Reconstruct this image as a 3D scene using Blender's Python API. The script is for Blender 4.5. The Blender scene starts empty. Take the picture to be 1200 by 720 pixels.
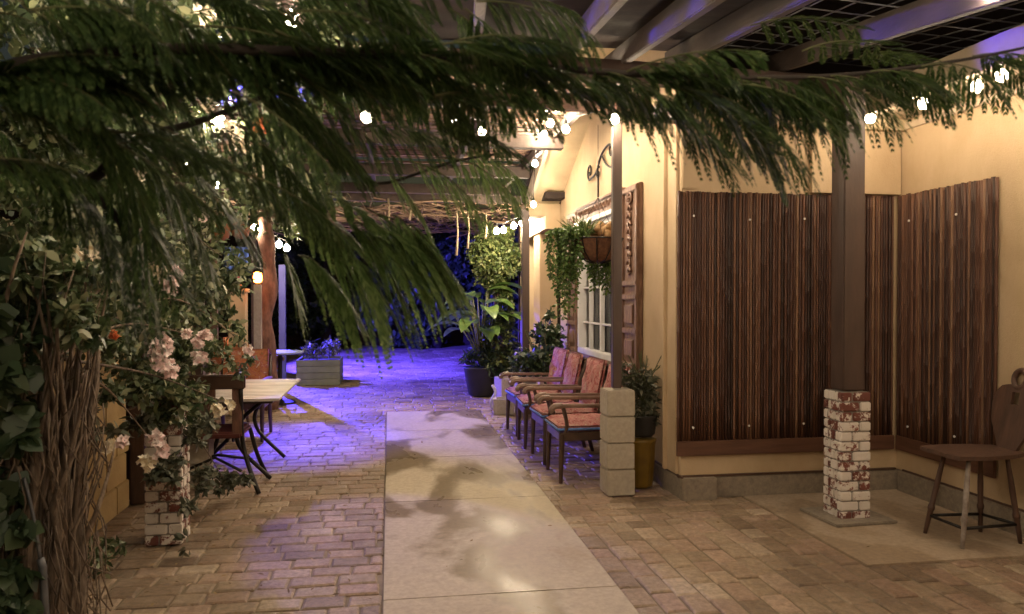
import bpy, math, random
import numpy as np
from mathutils import Vector, Matrix

random.seed(7)
rng = np.random.default_rng(11)
scene = bpy.context.scene
COL = scene.collection
R = math.radians

# ------------------------------------------------------------------ camera
TH = math.atan(144 / 900)
PH = math.atan(12 / 900 * math.cos(TH))
CZ = 1.5
cam_d = bpy.data.cameras.new('camera')
cam = bpy.data.objects.new('camera', cam_d)
COL.objects.link(cam)
cam_d.sensor_width = 36
cam_d.lens = 27
cam_d.clip_start = 0.05
cam_d.dof.use_dof = True
cam_d.dof.focus_distance = 7.0
cam_d.dof.aperture_fstop = 4.5
cam_d.clip_end = 600
cam.location = (0, 0, CZ)
cam.rotation_euler = (math.pi / 2 - PH, 0, -TH)
scene.camera = cam


def ray(u, v):
    x = (u - 600) / 900
    y = -(v - 360) / 900
    f = Vector((math.sin(TH) * math.cos(PH), math.cos(TH) * math.cos(PH), -math.sin(PH)))
    r = Vector((math.cos(TH), -math.sin(TH), 0))
    up = Vector((math.sin(TH) * math.sin(PH), math.cos(TH) * math.sin(PH), math.cos(PH)))
    return f + x * r + y * up


def atY(u, v, Y):
    d = ray(u, v)
    t = Y / d.y
    return Vector((t * d.x, Y, CZ + t * d.z))


def atZ(u, v, z=0.0):
    d = ray(u, v)
    t = (z - CZ) / d.z
    return Vector((t * d.x, t * d.y, z))


# ------------------------------------------------------------------ materials
def new_mat(name):
    m = bpy.data.materials.new(name)
    m.use_nodes = True
    nt = m.node_tree
    b = nt.nodes['Principled BSDF']
    return m, nt, b


def ramp(nt, fac, stops):
    n = nt.nodes.new('ShaderNodeValToRGB')
    while len(n.color_ramp.elements) < len(stops):
        n.color_ramp.elements.new(0.5)
    for e, (p, c) in zip(n.color_ramp.elements, stops):
        e.position = p
        e.color = (*c, 1)
    nt.links.new(fac, n.inputs['Fac'])
    return n.outputs['Color']


def noise(nt, scale, detail=4, rough=0.55, stretch=None, coords='Object', dist=0.0):
    tc = nt.nodes.new('ShaderNodeTexCoord')
    n = nt.nodes.new('ShaderNodeTexNoise')
    n.inputs['Scale'].default_value = scale
    n.inputs['Detail'].default_value = detail
    n.inputs['Roughness'].default_value = rough
    n.inputs['Distortion'].default_value = dist
    if stretch:
        mp = nt.nodes.new('ShaderNodeMapping')
        mp.inputs['Scale'].default_value = stretch
        nt.links.new(tc.outputs[coords], mp.inputs['Vector'])
        nt.links.new(mp.outputs['Vector'], n.inputs['Vector'])
    else:
        nt.links.new(tc.outputs[coords], n.inputs['Vector'])
    return n.outputs['Fac']


def island(nt):
    g = nt.nodes.new('ShaderNodeNewGeometry')
    return g.outputs['Random Per Island']


def mixc(nt, a, b, fac, mode='MIX'):
    n = nt.nodes.new('ShaderNodeMix')
    n.data_type = 'RGBA'
    n.blend_type = mode
    if isinstance(fac, (int, float)):
        n.inputs[0].default_value = fac
    else:
        nt.links.new(fac, n.inputs[0])
    for i, x in ((6, a), (7, b)):
        if isinstance(x, tuple):
            n.inputs[i].default_value = (*x, 1)
        else:
            nt.links.new(x, n.inputs[i])
    return n.outputs[2]


def bump(nt, b, h, strength=0.3, dist=0.01):
    n = nt.nodes.new('ShaderNodeBump')
    n.inputs['Strength'].default_value = strength
    n.inputs['Distance'].default_value = dist
    nt.links.new(h, n.inputs['Height'])
    nt.links.new(n.outputs['Normal'], b.inputs['Normal'])


def simple(name, c1, c2=None, scale=8, rough=0.7, bmp=0.2, bscale=40, metal=0.0, stretch=None, isl=0.0, dark=0.5):
    """two tone noise material, optional tone change per mesh island"""
    m, nt, b = new_mat(name)
    c2 = c2 or tuple(x * 0.6 for x in c1)
    col = ramp(nt, noise(nt, scale, stretch=stretch), [(0.3, c2), (0.7, c1)])
    if isl > 0:
        t = ramp(nt, island(nt), [(0, (1 - isl,) * 3), (1, (1 + isl * 0.4,) * 3)])
        col = mixc(nt, col, t, 1.0, 'MULTIPLY')
    nt.links.new(col, b.inputs['Base Color'])
    b.inputs['Roughness'].default_value = rough
    b.inputs['Metallic'].default_value = metal
    if bmp:
        bump(nt, b, noise(nt, bscale, stretch=stretch), bmp)
    return m


def leafmat(name, stops, rough=0.5, trans=0.25):
    m, nt, b = new_mat(name)
    col = ramp(nt, island(nt), stops)
    nt.links.new(col, b.inputs['Base Color'])
    b.inputs['Roughness'].default_value = rough
    tr = nt.nodes.new('ShaderNodeBsdfTranslucent')
    nt.links.new(col, tr.inputs['Color'])
    mx = nt.nodes.new('ShaderNodeMixShader')
    mx.inputs[0].default_value = trans
    out = nt.nodes['Material Output']
    nt.links.new(b.outputs[0], mx.inputs[1])
    nt.links.new(tr.outputs[0], mx.inputs[2])
    nt.links.new(mx.outputs[0], out.inputs['Surface'])
    return m


def emit(name, col, strength):
    m, nt, b = new_mat(name)
    b.inputs['Base Color'].default_value = (*col, 1)
    b.inputs['Emission Color'].default_value = (*col, 1)
    b.inputs['Emission Strength'].default_value = strength
    return m


def stucco():
    m, nt, b = new_mat('yellow stucco')
    c = ramp(nt, noise(nt, 1.3, 6, 0.6), [(0.25, (0.46, 0.34, 0.205)), (0.5, (0.54, 0.405, 0.255)), (0.75, (0.60, 0.46, 0.30))])
    streak = ramp(nt, noise(nt, 3, 5, 0.7, stretch=(1, 1, 0.5)), [(0.3, (0.90, 0.88, 0.84)), (0.6, (1, 1, 1))])
    c = mixc(nt, c, streak, 1.0, 'MULTIPLY')
    nt.links.new(c, b.inputs['Base Color'])
    b.inputs['Roughness'].default_value = 0.85
    bump(nt, b, noise(nt, 55, 8, 0.8), 0.6, 0.010)
    return m


def concrete(name, a, bcol, stain=None, wet=False, sc=2.0):
    m, nt, b = new_mat(name)
    c = ramp(nt, noise(nt, 30, 8, 0.7), [(0.3, bcol), (0.7, a)])
    if stain:
        f = noise(nt, sc, 7, 0.55, stretch=(1.5, 0.9, 1), dist=0.35)
        s = ramp(nt, f, [(0.30, tuple(x * .9 for x in stain)), (0.44, stain), (0.50, (1, 1, 1)), (0.60, (1, 1, 1)), (0.68, (0.86, 0.83, 0.78))])
        c = mixc(nt, c, s, 1.0, 'MULTIPLY')
        if wet:
            r = ramp(nt, f, [(0.38, (0.24,) * 3), (0.47, (0.42,) * 3), (0.53, (0.75,) * 3)])
            nt.links.new(r, b.inputs['Roughness'])
            b.inputs['Specular IOR Level'].default_value = 0.14
    nt.links.new(c, b.inputs['Base Color'])
    if not wet:
        b.inputs['Roughness'].default_value = 0.8
    bump(nt, b, noise(nt, 60, 8, 0.7), 0.08 if wet else 0.3, 0.004)
    return m


def pavermat():
    m, nt, b = new_mat('clay and concrete pavers')
    c = ramp(nt, island(nt), [(0.0, (0.25, 0.18, 0.125)), (0.25, (0.35, 0.26, 0.18)), (0.55, (0.42, 0.32, 0.225)), (0.75, (0.38, 0.265, 0.195)), (0.9, (0.45, 0.32, 0.24)), (1.0, (0.52, 0.42, 0.31))])
    c2 = ramp(nt, noise(nt, 26, 10, 0.8), [(0.32, (0.42, 0.40, 0.38)), (0.5, (0.85, 0.84, 0.82)), (0.66, (1.25, 1.23, 1.2))])
    c = mixc(nt, c, c2, 1.0, 'MULTIPLY')
    c3 = ramp(nt, noise(nt, 0.9, 5, 0.6), [(0.38, (0.62, 0.58, 0.55)), (0.55, (1, 1, 1))])
    c = mixc(nt, c, c3, 1.0, 'MULTIPLY')
    nt.links.new(c, b.inputs['Base Color'])
    r = ramp(nt, noise(nt, 5, 5, 0.6), [(0.35, (0.28,) * 3), (0.65, (0.6,) * 3)])
    nt.links.new(r, b.inputs['Roughness'])
    bump(nt, b, noise(nt, 45, 10, 0.8), 0.8, 0.012)
    return m


def brickmat():
    m, nt, b = new_mat('half painted brick')
    red = ramp(nt, island(nt), [(0, (0.13, 0.045, 0.035)), (0.5, (0.22, 0.075, 0.055)), (1, (0.28, 0.13, 0.09))])
    wh = noise(nt, 17, 6, 0.75)
    add = nt.nodes.new('ShaderNodeMath')
    add.operation = 'ADD'
    w3 = nt.nodes.new('ShaderNodeMath')
    w3.operation = 'MULTIPLY'
    w3.inputs[1].default_value = 1.5
    nt.links.new(wh, w3.inputs[0])
    nt.links.new(w3.outputs[0], add.inputs[0])
    i2 = nt.nodes.new('ShaderNodeMath')
    i2.operation = 'MULTIPLY'
    i2.inputs[1].default_value = 0.42
    nt.links.new(island(nt), i2.inputs[0])
    nt.links.new(i2.outputs[0], add.inputs[1])
    f = ramp(nt, add.outputs[0], [(0.87, (0, 0, 0)), (0.93, (1, 1, 1))])
    c = mixc(nt, red, (0.72, 0.66, 0.60), f)
    nt.links.new(c, b.inputs['Base Color'])
    b.inputs['Roughness'].default_value = 0.85
    bump(nt, b, noise(nt, 50, 6, 0.7), 0.5, 0.006)
    return m


def bamboomat():
    m, nt, b = new_mat('dark bamboo')
    c = ramp(nt, island(nt), [(0, (0.025, 0.010, 0.006)), (0.3, (0.065, 0.027, 0.017)), (0.6, (0.11, 0.047, 0.027)), (0.85, (0.15, 0.072, 0.042)), (0.97, (0.21, 0.12, 0.07))])
    s = ramp(nt, noise(nt, 6, 6, 0.7, stretch=(8, 8, 0.12)), [(0.3, (0.6, 0.57, 0.55)), (0.7, (1.2, 1.15, 1.1))])
    c = mixc(nt, c, s, 1.0, 'MULTIPLY')
    nt.links.new(c, b.inputs['Base Color'])
    b.inputs['Roughness'].default_value = 0.55
    bump(nt, b, noise(nt, 12, 4, 0.6, stretch=(6, 6, 1)), 0.3, 0.004)
    return m


def floral():
    m, nt, b = new_mat('faded floral fabric')
    c = ramp(nt, noise(nt, 13, 4, 0.7, dist=1.0), [(0.30, (0.08, 0.06, 0.035)), (0.38, (0.21, 0.05, 0.045)), (0.46, (0.31, 0.085, 0.085)), (0.52, (0.42, 0.24, 0.20)), (0.56, (0.27, 0.06, 0.065)), (0.64, (0.42, 0.33, 0.25)), (0.70, (0.16, 0.16, 0.08))])
    nt.links.new(c, b.inputs['Base Color'])
    b.inputs['Roughness'].default_value = 0.9
    bump(nt, b, noise(nt, 200, 3), 0.2, 0.002)
    return m


def floral_orange():
    m, nt, b = new_mat('orange floral fabric')
    c = ramp(nt, noise(nt, 10, 3, 0.6, dist=1.5), [(0.32, (0.20, 0.16, 0.06)), (0.42, (0.34, 0.09, 0.04)), (0.52, (0.42, 0.18, 0.07)), (0.6, (0.32, 0.08, 0.06)), (0.7, (0.48, 0.36, 0.24))])
    nt.links.new(c, b.inputs['Base Color'])
    b.inputs['Roughness'].default_value = 0.9
    return m


def carved():
    m, nt, b = new_mat('carved brown wood')
    c = ramp(nt, noise(nt, 14, 5, 0.6, stretch=(2, 2, 0.6)), [(0.3, (0.11, 0.055, 0.035)), (0.7, (0.26, 0.15, 0.10))])
    nt.links.new(c, b.inputs['Base Color'])
    b.inputs['Roughness'].default_value = 0.55
    bump(nt, b, noise(nt, 30, 6, 0.7), 0.6, 0.01)
    return m


def curtain():
    m, nt, b = new_mat('grey curtain cloth')
    c = ramp(nt, noise(nt, 8, 2, 0.4, stretch=(4, 4, 0.15)), [(0.35, (0.09, 0.10, 0.14)), (0.65, (0.30, 0.31, 0.36))])
    nt.links.new(c, b.inputs['Base Color'])
    return m


def glassmat():
    m, nt, b = new_mat('window glass')
    b.inputs['Base Color'].default_value = (0.9, 0.93, 0.95, 1)
    b.inputs['Roughness'].default_value = 0.03
    b.inputs['Transmission Weight'].default_value = 1.0
    b.inputs['IOR'].default_value = 1.15
    return m


M = dict(
    litter=leafmat('dry leaf litter', [(0, (0.10, 0.06, 0.03)), (0.5, (0.22, 0.14, 0.06)), (0.8, (0.35, 0.26, 0.12)), (1, (0.6, 0.45, 0.4))], 0.8, 0.1),
    stucco=stucco(),
    found=concrete('grey foundation', (0.30, 0.25, 0.19), (0.17, 0.14, 0.11)),
    pad=concrete('smooth brown concrete', (0.42, 0.325, 0.235), (0.27, 0.21, 0.15), (0.74, 0.70, 0.65), False, 1.6),
    walk=concrete('damp concrete', (0.50, 0.43, 0.33), (0.36, 0.31, 0.24), (0.50, 0.455, 0.38), True, 0.85),
    block=concrete('cinder block', (0.46, 0.40, 0.32), (0.32, 0.28, 0.22)),
    paver=pavermat(), sand=simple('pale joint sand', (0.27, 0.215, 0.15), scale=3, rough=0.95),
    soil=simple('dark soil', (0.05, 0.04, 0.03), scale=20, rough=0.95),
    brick=brickmat(), mortar=simple('grey mortar', (0.30, 0.27, 0.24), scale=30, rough=0.95),
    bamboo=bamboomat(),
    darkwood=simple('dark stained wood', (0.10, 0.052, 0.034), (0.05, 0.026, 0.018), 7, 0.55, 0.3, 20, stretch=(3, 3, 0.5)),
    rail=simple('red brown board', (0.13, 0.06, 0.035), (0.075, 0.033, 0.02), 5, 0.5, 0.3, 18, stretch=(0.6, 0.6, 5)),
    post=simple('brown painted post', (0.085, 0.053, 0.041), (0.052, 0.033, 0.027), 5, 0.5, 0.15, 30, stretch=(2, 2, 0.5)),
    slat=simple('weathered slats', (0.34, 0.22, 0.14), (0.17, 0.10, 0.065), 4, 0.7, 0.3, 18, stretch=(0.6, 4, 4), isl=0.35),
    soffit=simple('pale soffit boards', (0.62, 0.52, 0.38), (0.48, 0.38, 0.26), 4, 0.7, 0.2, 18, isl=0.2),
    cream=simple('cream trim paint', (0.66, 0.54, 0.34), (0.52, 0.41, 0.25), 4, 0.6, 0.15, 30),
    rafter=simple('rafter wood', (0.085, 0.06, 0.048), (0.04, 0.029, 0.024), 3, 0.7, 0.3, 18, stretch=(3, 0.6, 3)),
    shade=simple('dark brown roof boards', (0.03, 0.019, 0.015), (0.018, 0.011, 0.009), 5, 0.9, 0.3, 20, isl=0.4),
    metal=simple('black iron', (0.03, 0.026, 0.024), (0.015, 0.013, 0.012), 12, 0.45, 0.15, 60, metal=0.6),
    wire=simple('grey wire', (0.16, 0.16, 0.17), (0.09, 0.09, 0.1), 12, 0.5, 0, metal=0.5),
    greypaint=simple('worn grey paint', (0.34, 0.30, 0.27), (0.16, 0.12, 0.10), 18, 0.7, 0.2),
    screw=simple('bright washer', (0.8, 0.78, 0.74), (0.7, 0.68, 0.64), 12, 0.35, 0),
    white=simple('white window paint', (0.74, 0.73, 0.72), (0.6, 0.59, 0.58), 6, 0.4, 0.1),
    carved=carved(), curtain=curtain(), glass=glassmat(),
    chairwood=simple('dark chair wood', (0.075, 0.04, 0.026), (0.035, 0.02, 0.014), 8, 0.38, 0.15, 30),
    armwood=simple('worn arm wood', (0.26, 0.17, 0.125), (0.12, 0.07, 0.05), 8, 0.35, 0.15, 30),
    floral=floral(), floral2=floral_orange(),
    blue=simple('blue piping', (0.10, 0.20, 0.48), (0.06, 0.12, 0.32), 30, 0.8, 0),
    ochre=simple('ochre glaze', (0.25, 0.155, 0.022), (0.14, 0.08, 0.012), 6, 0.3, 0.1),
    blackpot=simple('black plastic pot', (0.035, 0.035, 0.038), (0.02, 0.02, 0.02), 6, 0.5, 0.1),
    greypot=simple('grey stone pot', (0.20, 0.19, 0.15), (0.11, 0.11, 0.09), 6, 0.8, 0.3),
    terra=simple('terracotta', (0.42, 0.17, 0.07), (0.28, 0.10, 0.045), 8, 0.8, 0.2),
    coco=simple('coconut fibre liner', (0.17, 0.075, 0.035), (0.08, 0.035, 0.018), 30, 0.95, 0.6, 60),
    tan=simple('dry tan clump', (0.52, 0.34, 0.17), (0.32, 0.19, 0.09), 25, 0.9, 0.5, 40),
    tabletop=simple('white table boards', (0.60, 0.54, 0.48), (0.46, 0.40, 0.35), 6, 0.5, 0.15, isl=0.25),
    bluetop=simple('pale blue table', (0.30, 0.36, 0.6), (0.22, 0.27, 0.5), 6, 0.4, 0.1),
    planter=simple('grey green timber', (0.20, 0.21, 0.14), (0.13, 0.14, 0.09), 5, 0.8, 0.2, isl=0.2),
    bark=simple('shaggy bark', (0.30, 0.225, 0.165), (0.09, 0.06, 0.042), 22, 0.9, 0.7, 40, stretch=(3, 3, 0.5), isl=0.5),
    bark2=simple('peeling red bark', (0.22, 0.11, 0.075), (0.07, 0.035, 0.025), 9, 0.85, 0.7, 30, stretch=(1.5, 1.5, 0.7)),
    treebark=simple('dark bark', (0.035, 0.026, 0.02), (0.018, 0.013, 0.01), 12, 0.9, 0.6, 40),
    stem=simple('green stem', (0.12, 0.13, 0.05), (0.07, 0.07, 0.03), 12, 0.7, 0.2),
    rope=simple('tan rope', (0.42, 0.34, 0.22), (0.30, 0.23, 0.14), 30, 0.9, 0.2),
    tanwall=simple('tan painted block wall', (0.42, 0.29, 0.13), (0.28, 0.185, 0.08), 3, 0.85, 0.4, 40),
    cable=simple('black cable', (0.02, 0.02, 0.02), None, 6, 0.6, 0),
    bluepaint=simple('blue painted post', (0.10, 0.10, 0.42), (0.06, 0.06, 0.3), 5, 0.5, 0.1),
    bulb=emit('warm bulb', (1.0, 0.80, 0.56), 330),
    bulbw=emit('white flood lamp', (1.0, 0.84, 0.62), 420),
    bulbd=emit('dim warm bulb', (1.0, 0.80, 0.56), 105),
    orange=emit('orange lamp', (1.0, 0.22, 0.03), 30),
    frond=leafmat('feathery frond', [(0, (0.022, 0.048, 0.015)), (0.5, (0.047, 0.088, 0.027)), (0.85, (0.085, 0.14, 0.042)), (1, (0.16, 0.21, 0.075))], 0.5, 0.45),
    litfrond=leafmat('lit frond', [(0, (0.09, 0.16, 0.05)), (0.5, (0.17, 0.27, 0.085)), (1, (0.30, 0.40, 0.15))], 0.5, 0.5),  # frond green lightened so the central fronds look lit by the bulbs
    vine=leafmat('vine leaf', [(0, (0.035, 0.06, 0.025)), (0.5, (0.09, 0.125, 0.055)), (0.8, (0.17, 0.20, 0.10)), (1, (0.36, 0.36, 0.22))], 0.42, 0.2),
    ivy=leafmat('ivy leaf', [(0, (0.022, 0.042, 0.02)), (0.6, (0.045, 0.075, 0.035)), (1, (0.08, 0.11, 0.055))], 0.4, 0.15),
    lush=leafmat('lush leaf', [(0, (0.04, 0.085, 0.02)), (0.5, (0.08, 0.15, 0.035)), (1, (0.17, 0.25, 0.07))], 0.45, 0.25),
    broadleaf=leafmat('broad green leaf', [(0, (0.09, 0.17, 0.04)), (0.5, (0.14, 0.24, 0.06)), (1, (0.22, 0.32, 0.10))], 0.4, 0.35),
    yellowleaf=leafmat('yellow green leaf', [(0, (0.045, 0.075, 0.02)), (0.5, (0.10, 0.14, 0.045)), (1, (0.22, 0.24, 0.09))], 0.45, 0.25),
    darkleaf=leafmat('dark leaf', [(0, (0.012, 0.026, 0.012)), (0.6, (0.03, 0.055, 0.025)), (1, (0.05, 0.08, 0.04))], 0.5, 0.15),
    greyleaf=leafmat('grey green leaf', [(0, (0.05, 0.06, 0.035)), (0.6, (0.11, 0.12, 0.08)), (1, (0.22, 0.21, 0.15))], 0.5, 0.15),
    pink=leafmat('pale pink petal', [(0, (0.84, 0.60, 0.58)), (0.5, (0.88, 0.72, 0.70)), (1, (0.90, 0.84, 0.80))], 0.6, 0.25),
    cream_f=leafmat('cream petal', [(0, (0.74, 0.62, 0.42)), (1, (0.85, 0.80, 0.68))], 0.6, 0.25),
    magenta=leafmat('magenta petal', [(0, (0.6, 0.05, 0.3)), (1, (0.8, 0.15, 0.5))], 0.6, 0.25),
    orangef=leafmat('orange petal', [(0, (0.75, 0.2, 0.08)), (1, (0.8, 0.38, 0.18))], 0.6, 0.25),
    twig=simple('dry twigs', (0.36, 0.25, 0.16), (0.20, 0.13, 0.08), 10, 0.9, 0.2, isl=0.4),
)


# ------------------------------------------------------------------ mesh helpers
class MB:
    def __init__(s):
        s.v = []
        s.f = []

    def add(s, vs, fs):
        o = len(s.v)
        s.v += [tuple(x) for x in vs]
        s.f += [tuple(i + o for i in f) for f in fs]
        return s

    def box(s, c, d, bev=0.0, rot=None):
        hx, hy, hz = d[0] / 2, d[1] / 2, d[2] / 2
        c = Vector(c)
        m = rot if rot is not None else Matrix.Identity(3)
        if isinstance(m, (int, float)):
            m = Matrix.Rotation(m, 3, 'Z')
        if bev <= 0:
            vs = [Vector((x, y, z)) for z in (-hz, hz) for y in (-hy, hy) for x in (-hx, hx)]
            fs = [(0, 2, 3, 1), (4, 5, 7, 6), (0, 1, 5, 4), (2, 6, 7, 3), (0, 4, 6, 2), (1, 3, 7, 5)]
            return s.add([c + m @ p for p in vs], fs)
        b = min(bev, hx * .9, hy * .9, hz * .9)
        import bmesh
        bm = bmesh.new()
        bmesh.ops.create_cube(bm, size=1)
        for vv in bm.verts:
            vv.co = Vector((vv.co.x * d[0], vv.co.y * d[1], vv.co.z * d[2]))
        bmesh.ops.bevel(bm, geom=bm.edges[:], offset=b, segments=2, affect='EDGES')
        bm.verts.index_update()
        r = s.add([c + m @ vv.co for vv in bm.verts], [[x.index for x in f.verts] for f in bm.faces])
        bm.free()
        return r

    def beam(s, a, b, w, h, up=(0, 0, 1), bev=0.0):
        a, b = Vector(a), Vector(b)
        y = (b - a)
        L = y.length
        y.normalize()
        x = y.cross(Vector(up))
        if x.length < 1e-4:
            x = Vector((1, 0, 0))
        x.normalize()
        z = x.cross(y)
        m = Matrix((x, y, z)).transposed()
        return s.box((a + b) / 2, (w, L, h), bev, m)

    def tube(s, pts, r, n=6, cap=True):
        pts = [Vector(p) for p in pts]
        if isinstance(r, (int, float)):
            r = [r] * len(pts)
        o = len(s.v)
        prev = None
        for i, p in enumerate(pts):
            t = (pts[min(i + 1, len(pts) - 1)] - pts[max(i - 1, 0)])
            if t.length < 1e-7:
                t = Vector((0, 0, 1))
            t.normalize()
            if prev is None:
                a = t.cross(Vector((0, 0, 1)))
                if a.length < 1e-3:
                    a = t.cross(Vector((1, 0, 0)))
            else:
                a = prev - t * prev.dot(t)
                if a.length < 1e-4:
                    a = t.cross(Vector((0, 1, 0)))
            a.normalize()
            prev = a
            b = t.cross(a)
            for k in range(n):
                an = 2 * math.pi * k / n
                s.v.append(tuple(p + (a * math.cos(an) + b * math.sin(an)) * r[i]))
        for i in range(len(pts) - 1):
            for k in range(n):
                k2 = (k + 1) % n
                s.f.append((o + i * n + k, o + i * n + k2, o + (i + 1) * n + k2, o + (i + 1) * n + k))
        if cap:
            s.f.append(tuple(o + k for k in range(n))[::-1])
            s.f.append(tuple(o + (len(pts) - 1) * n + k for k in range(n)))
        return s

    def lathe(s, prof, c=(0, 0, 0), n=24):
        o = len(s.v)
        c = Vector(c)
        for r, z in prof:
            for k in range(n):
                a = 2 * math.pi * k / n
                s.v.append((c.x + r * math.cos(a), c.y + r * math.sin(a), c.z + z))
        for i in range(len(prof) - 1):
            for k in range(n):
                k2 = (k + 1) % n
                s.f.append((o + i * n + k, o + i * n + k2, o + (i + 1) * n + k2, o + (i + 1) * n + k))
        s.f.append(tuple(o + k for k in range(n))[::-1])
        s.f.append(tuple(o + (len(prof) - 1) * n + k for k in range(n)))
        return s

    def prism(s, poly, a, b):
        """poly: list of 3D points, extruded by vector b-a style offset"""
        off = Vector(b) - Vector(a)
        n = len(poly)
        p0 = [Vector(p) for p in poly]
        p1 = [p + off for p in p0]
        fs = [tuple(range(n))[::-1], tuple(range(n, 2 * n))]
        for i in range(n):
            j = (i + 1) % n
            fs.append((i, j, n + j, n + i))
        return s.add(p0 + p1, fs)


def finish(me, name, mat, parent, smooth):
    if mat is not None:
        me.materials.append(M[mat] if isinstance(mat, str) else mat)
    if smooth:
        me.polygons.foreach_set('use_smooth', [True] * len(me.polygons))
    o = bpy.data.objects.new(name, me)
    COL.objects.link(o)
    if parent is not None:
        o.parent = parent
    return o


def wloc(o):
    l = Vector((0, 0, 0))
    m = Matrix.Identity(4)
    chain = []
    while o is not None:
        chain.append(o)
        o = o.parent
    for x in reversed(chain):
        m = m @ x.matrix_basis
    return m


def build(mb, name, mat, parent=None, smooth=False, world=True):
    me = bpy.data.meshes.new(name)
    vs = mb.v
    if parent is not None and world:
        inv = wloc(parent).inverted()
        vs = [inv @ Vector(v) for v in vs]
    me.from_pydata([tuple(v) for v in vs], [], mb.f)
    me.update()
    return finish(me, name, mat, parent, smooth)


def tag(o, label=None, cat=None, group=None, kind=None):
    if label:
        o['label'] = label
    if cat:
        o['category'] = cat
    if group:
        o['group'] = group
    if kind:
        o['kind'] = kind
    return o


def thing(name, label, cat, loc=(0, 0, 0), rz=0.0, group=None):
    o = bpy.data.objects.new(name, None)
    COL.objects.link(o)
    o.location = loc
    o.rotation_euler = (0, 0, rz)
    o.empty_display_size = 0.1
    return tag(o, label, cat, group)


def kids(o):
    return [c for c in bpy.data.objects if c.parent is o]


def dup(root, loc, rz=0.0, label=None):
    def rec(o, parent):
        c = o.copy()
        COL.objects.link(c)
        if parent is not None:
            c.parent = parent
        for ch in kids(o):
            rec(ch, c)
        return c
    r = rec(root, None)
    r.location = loc
    r.rotation_euler = (0, 0, rz)
    if label:
        r['label'] = label
    return r


def norm(a):
    return a / np.maximum(np.linalg.norm(a, axis=1, keepdims=True), 1e-9)


def leaves(name, mat, parent, P, D, N, L, W, six=False, cup=0.15, curl=0.0):
    """many leaf faces in one mesh; P base points, D directions, N rough normals"""
    P = np.asarray(P, float); D = norm(np.asarray(D, float)); N = np.asarray(N, float)
    n = len(P)
    L = np.broadcast_to(np.asarray(L, float).reshape(-1, 1), (n, 1))
    W = np.broadcast_to(np.asarray(W, float).reshape(-1, 1), (n, 1))
    S = norm(np.cross(D, N) + 1e-6)
    N = norm(np.cross(S, D))
    if six:
        V = np.stack([P, P + D * L * .28 + S * W * .42 + N * W * cup, P + D * L * .62 + S * W * .40 + N * W * cup,
                      P + D * L - N * L * curl, P + D * L * .62 - S * W * .40 + N * W * cup, P + D * L * .28 - S * W * .42 + N * W * cup], 1)
        k = 6
    else:
        V = np.stack([P, P + D * L * .45 + S * W * .5 + N * W * cup, P + D * L, P + D * L * .45 - S * W * .5 + N * W * cup], 1)
        k = 4
    V = V.reshape(-1, 3)
    if parent is not None:
        inv = np.array(wloc(parent).inverted())
        V = V @ inv[:3, :3].T + inv[:3, 3]
    me = bpy.data.meshes.new(name)
    me.vertices.add(len(V))
    me.vertices.foreach_set('co', V.ravel())
    me.loops.add(n * k)
    me.loops.foreach_set('vertex_index', np.arange(n * k, dtype=np.int32))
    me.polygons.add(n)
    me.polygons.foreach_set('loop_start', np.arange(0, n * k, k, dtype=np.int32))
    me.polygons.foreach_set('loop_total', np.full(n, k, dtype=np.int32))
    me.update(calc_edges=True)
    me.validate()
    return finish(me, name, mat, parent, False)


def rnd_dirs(n):
    return norm(rng.normal(size=(n, 3)))


def blob_pts(blobs, n, shell=0.55):
    """points through ellipsoids (cx,cy,cz,rx,ry,rz) in proportion to size, denser near the surface, broken into clumps"""
    w = np.array([b[3] * b[4] * b[5] for b in blobs]) ** 0.75
    w /= w.sum()
    out = []
    for b, k in zip(blobs, rng.multinomial(n, w)):
        nc = max(4, k // 28)
        cd = rnd_dirs(nc) * (shell + (1 - shell) * rng.random((nc, 1)))
        idx = rng.integers(0, nc, k)
        p = cd[idx] + rng.normal(size=(k, 3)) * 0.13
        out.append(np.array(b[:3]) + p * np.array(b[3:6]))
    return np.concatenate(out)


def foliage(name, mat, parent, blobs, n, L, W, six=False, down=0.3, shell=0.5):
    P = blob_pts(blobs, n, shell)
    D = rnd_dirs(len(P))
    D[:, 2] -= down
    N = rnd_dirs(len(P))
    N[:, 2] += 0.8
    s = 0.6 + 0.8 * rng.random(len(P))
    return leaves(name, mat, parent, P, D, N, L * s, W * s, six)


def curve_pts(pts, n=12):
    """Catmull-Rom through points"""
    P = [Vector(p) for p in pts]
    P = [P[0] * 2 - P[1]] + P + [P[-1] * 2 - P[-2]]
    out = []
    for i in range(1, len(P) - 2):
        for k in range(n):
            t = k / n
            a, b, c, d = P[i - 1], P[i], P[i + 1], P[i + 2]
            out.append(0.5 * ((2 * b) + (c - a) * t + (2 * a - 5 * b + 4 * c - d) * t * t + (3 * b - a - 3 * c + d) * t ** 3))
    out.append(P[-2])
    return out


# ------------------------------------------------------------------ world
world = bpy.data.worlds.new('World')
scene.world = world
world.use_nodes = True
wn = world.node_tree
sky = wn.nodes.new('ShaderNodeTexSky')
sky.sky_type = 'NISHITA'
sky.sun_disc = False
sky.sun_elevation = R(1)
sky.sun_rotation = R(200)
wn.links.new(sky.outputs[0], wn.nodes['Background'].inputs['Color'])
wn.nodes['Background'].inputs['Strength'].default_value = 0.02

# ------------------------------------------------------------------ ground, paving, path
g = MB()
g.add([(-60, -40, -0.012), (60, -40, -0.012), (60, 90, -0.012), (-60, 90, -0.012)], [(0, 1, 2, 3)])
tag(build(g, 'ground', 'sand'), 'dark sandy soil around and under the patio', None, None, 'structure')


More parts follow.
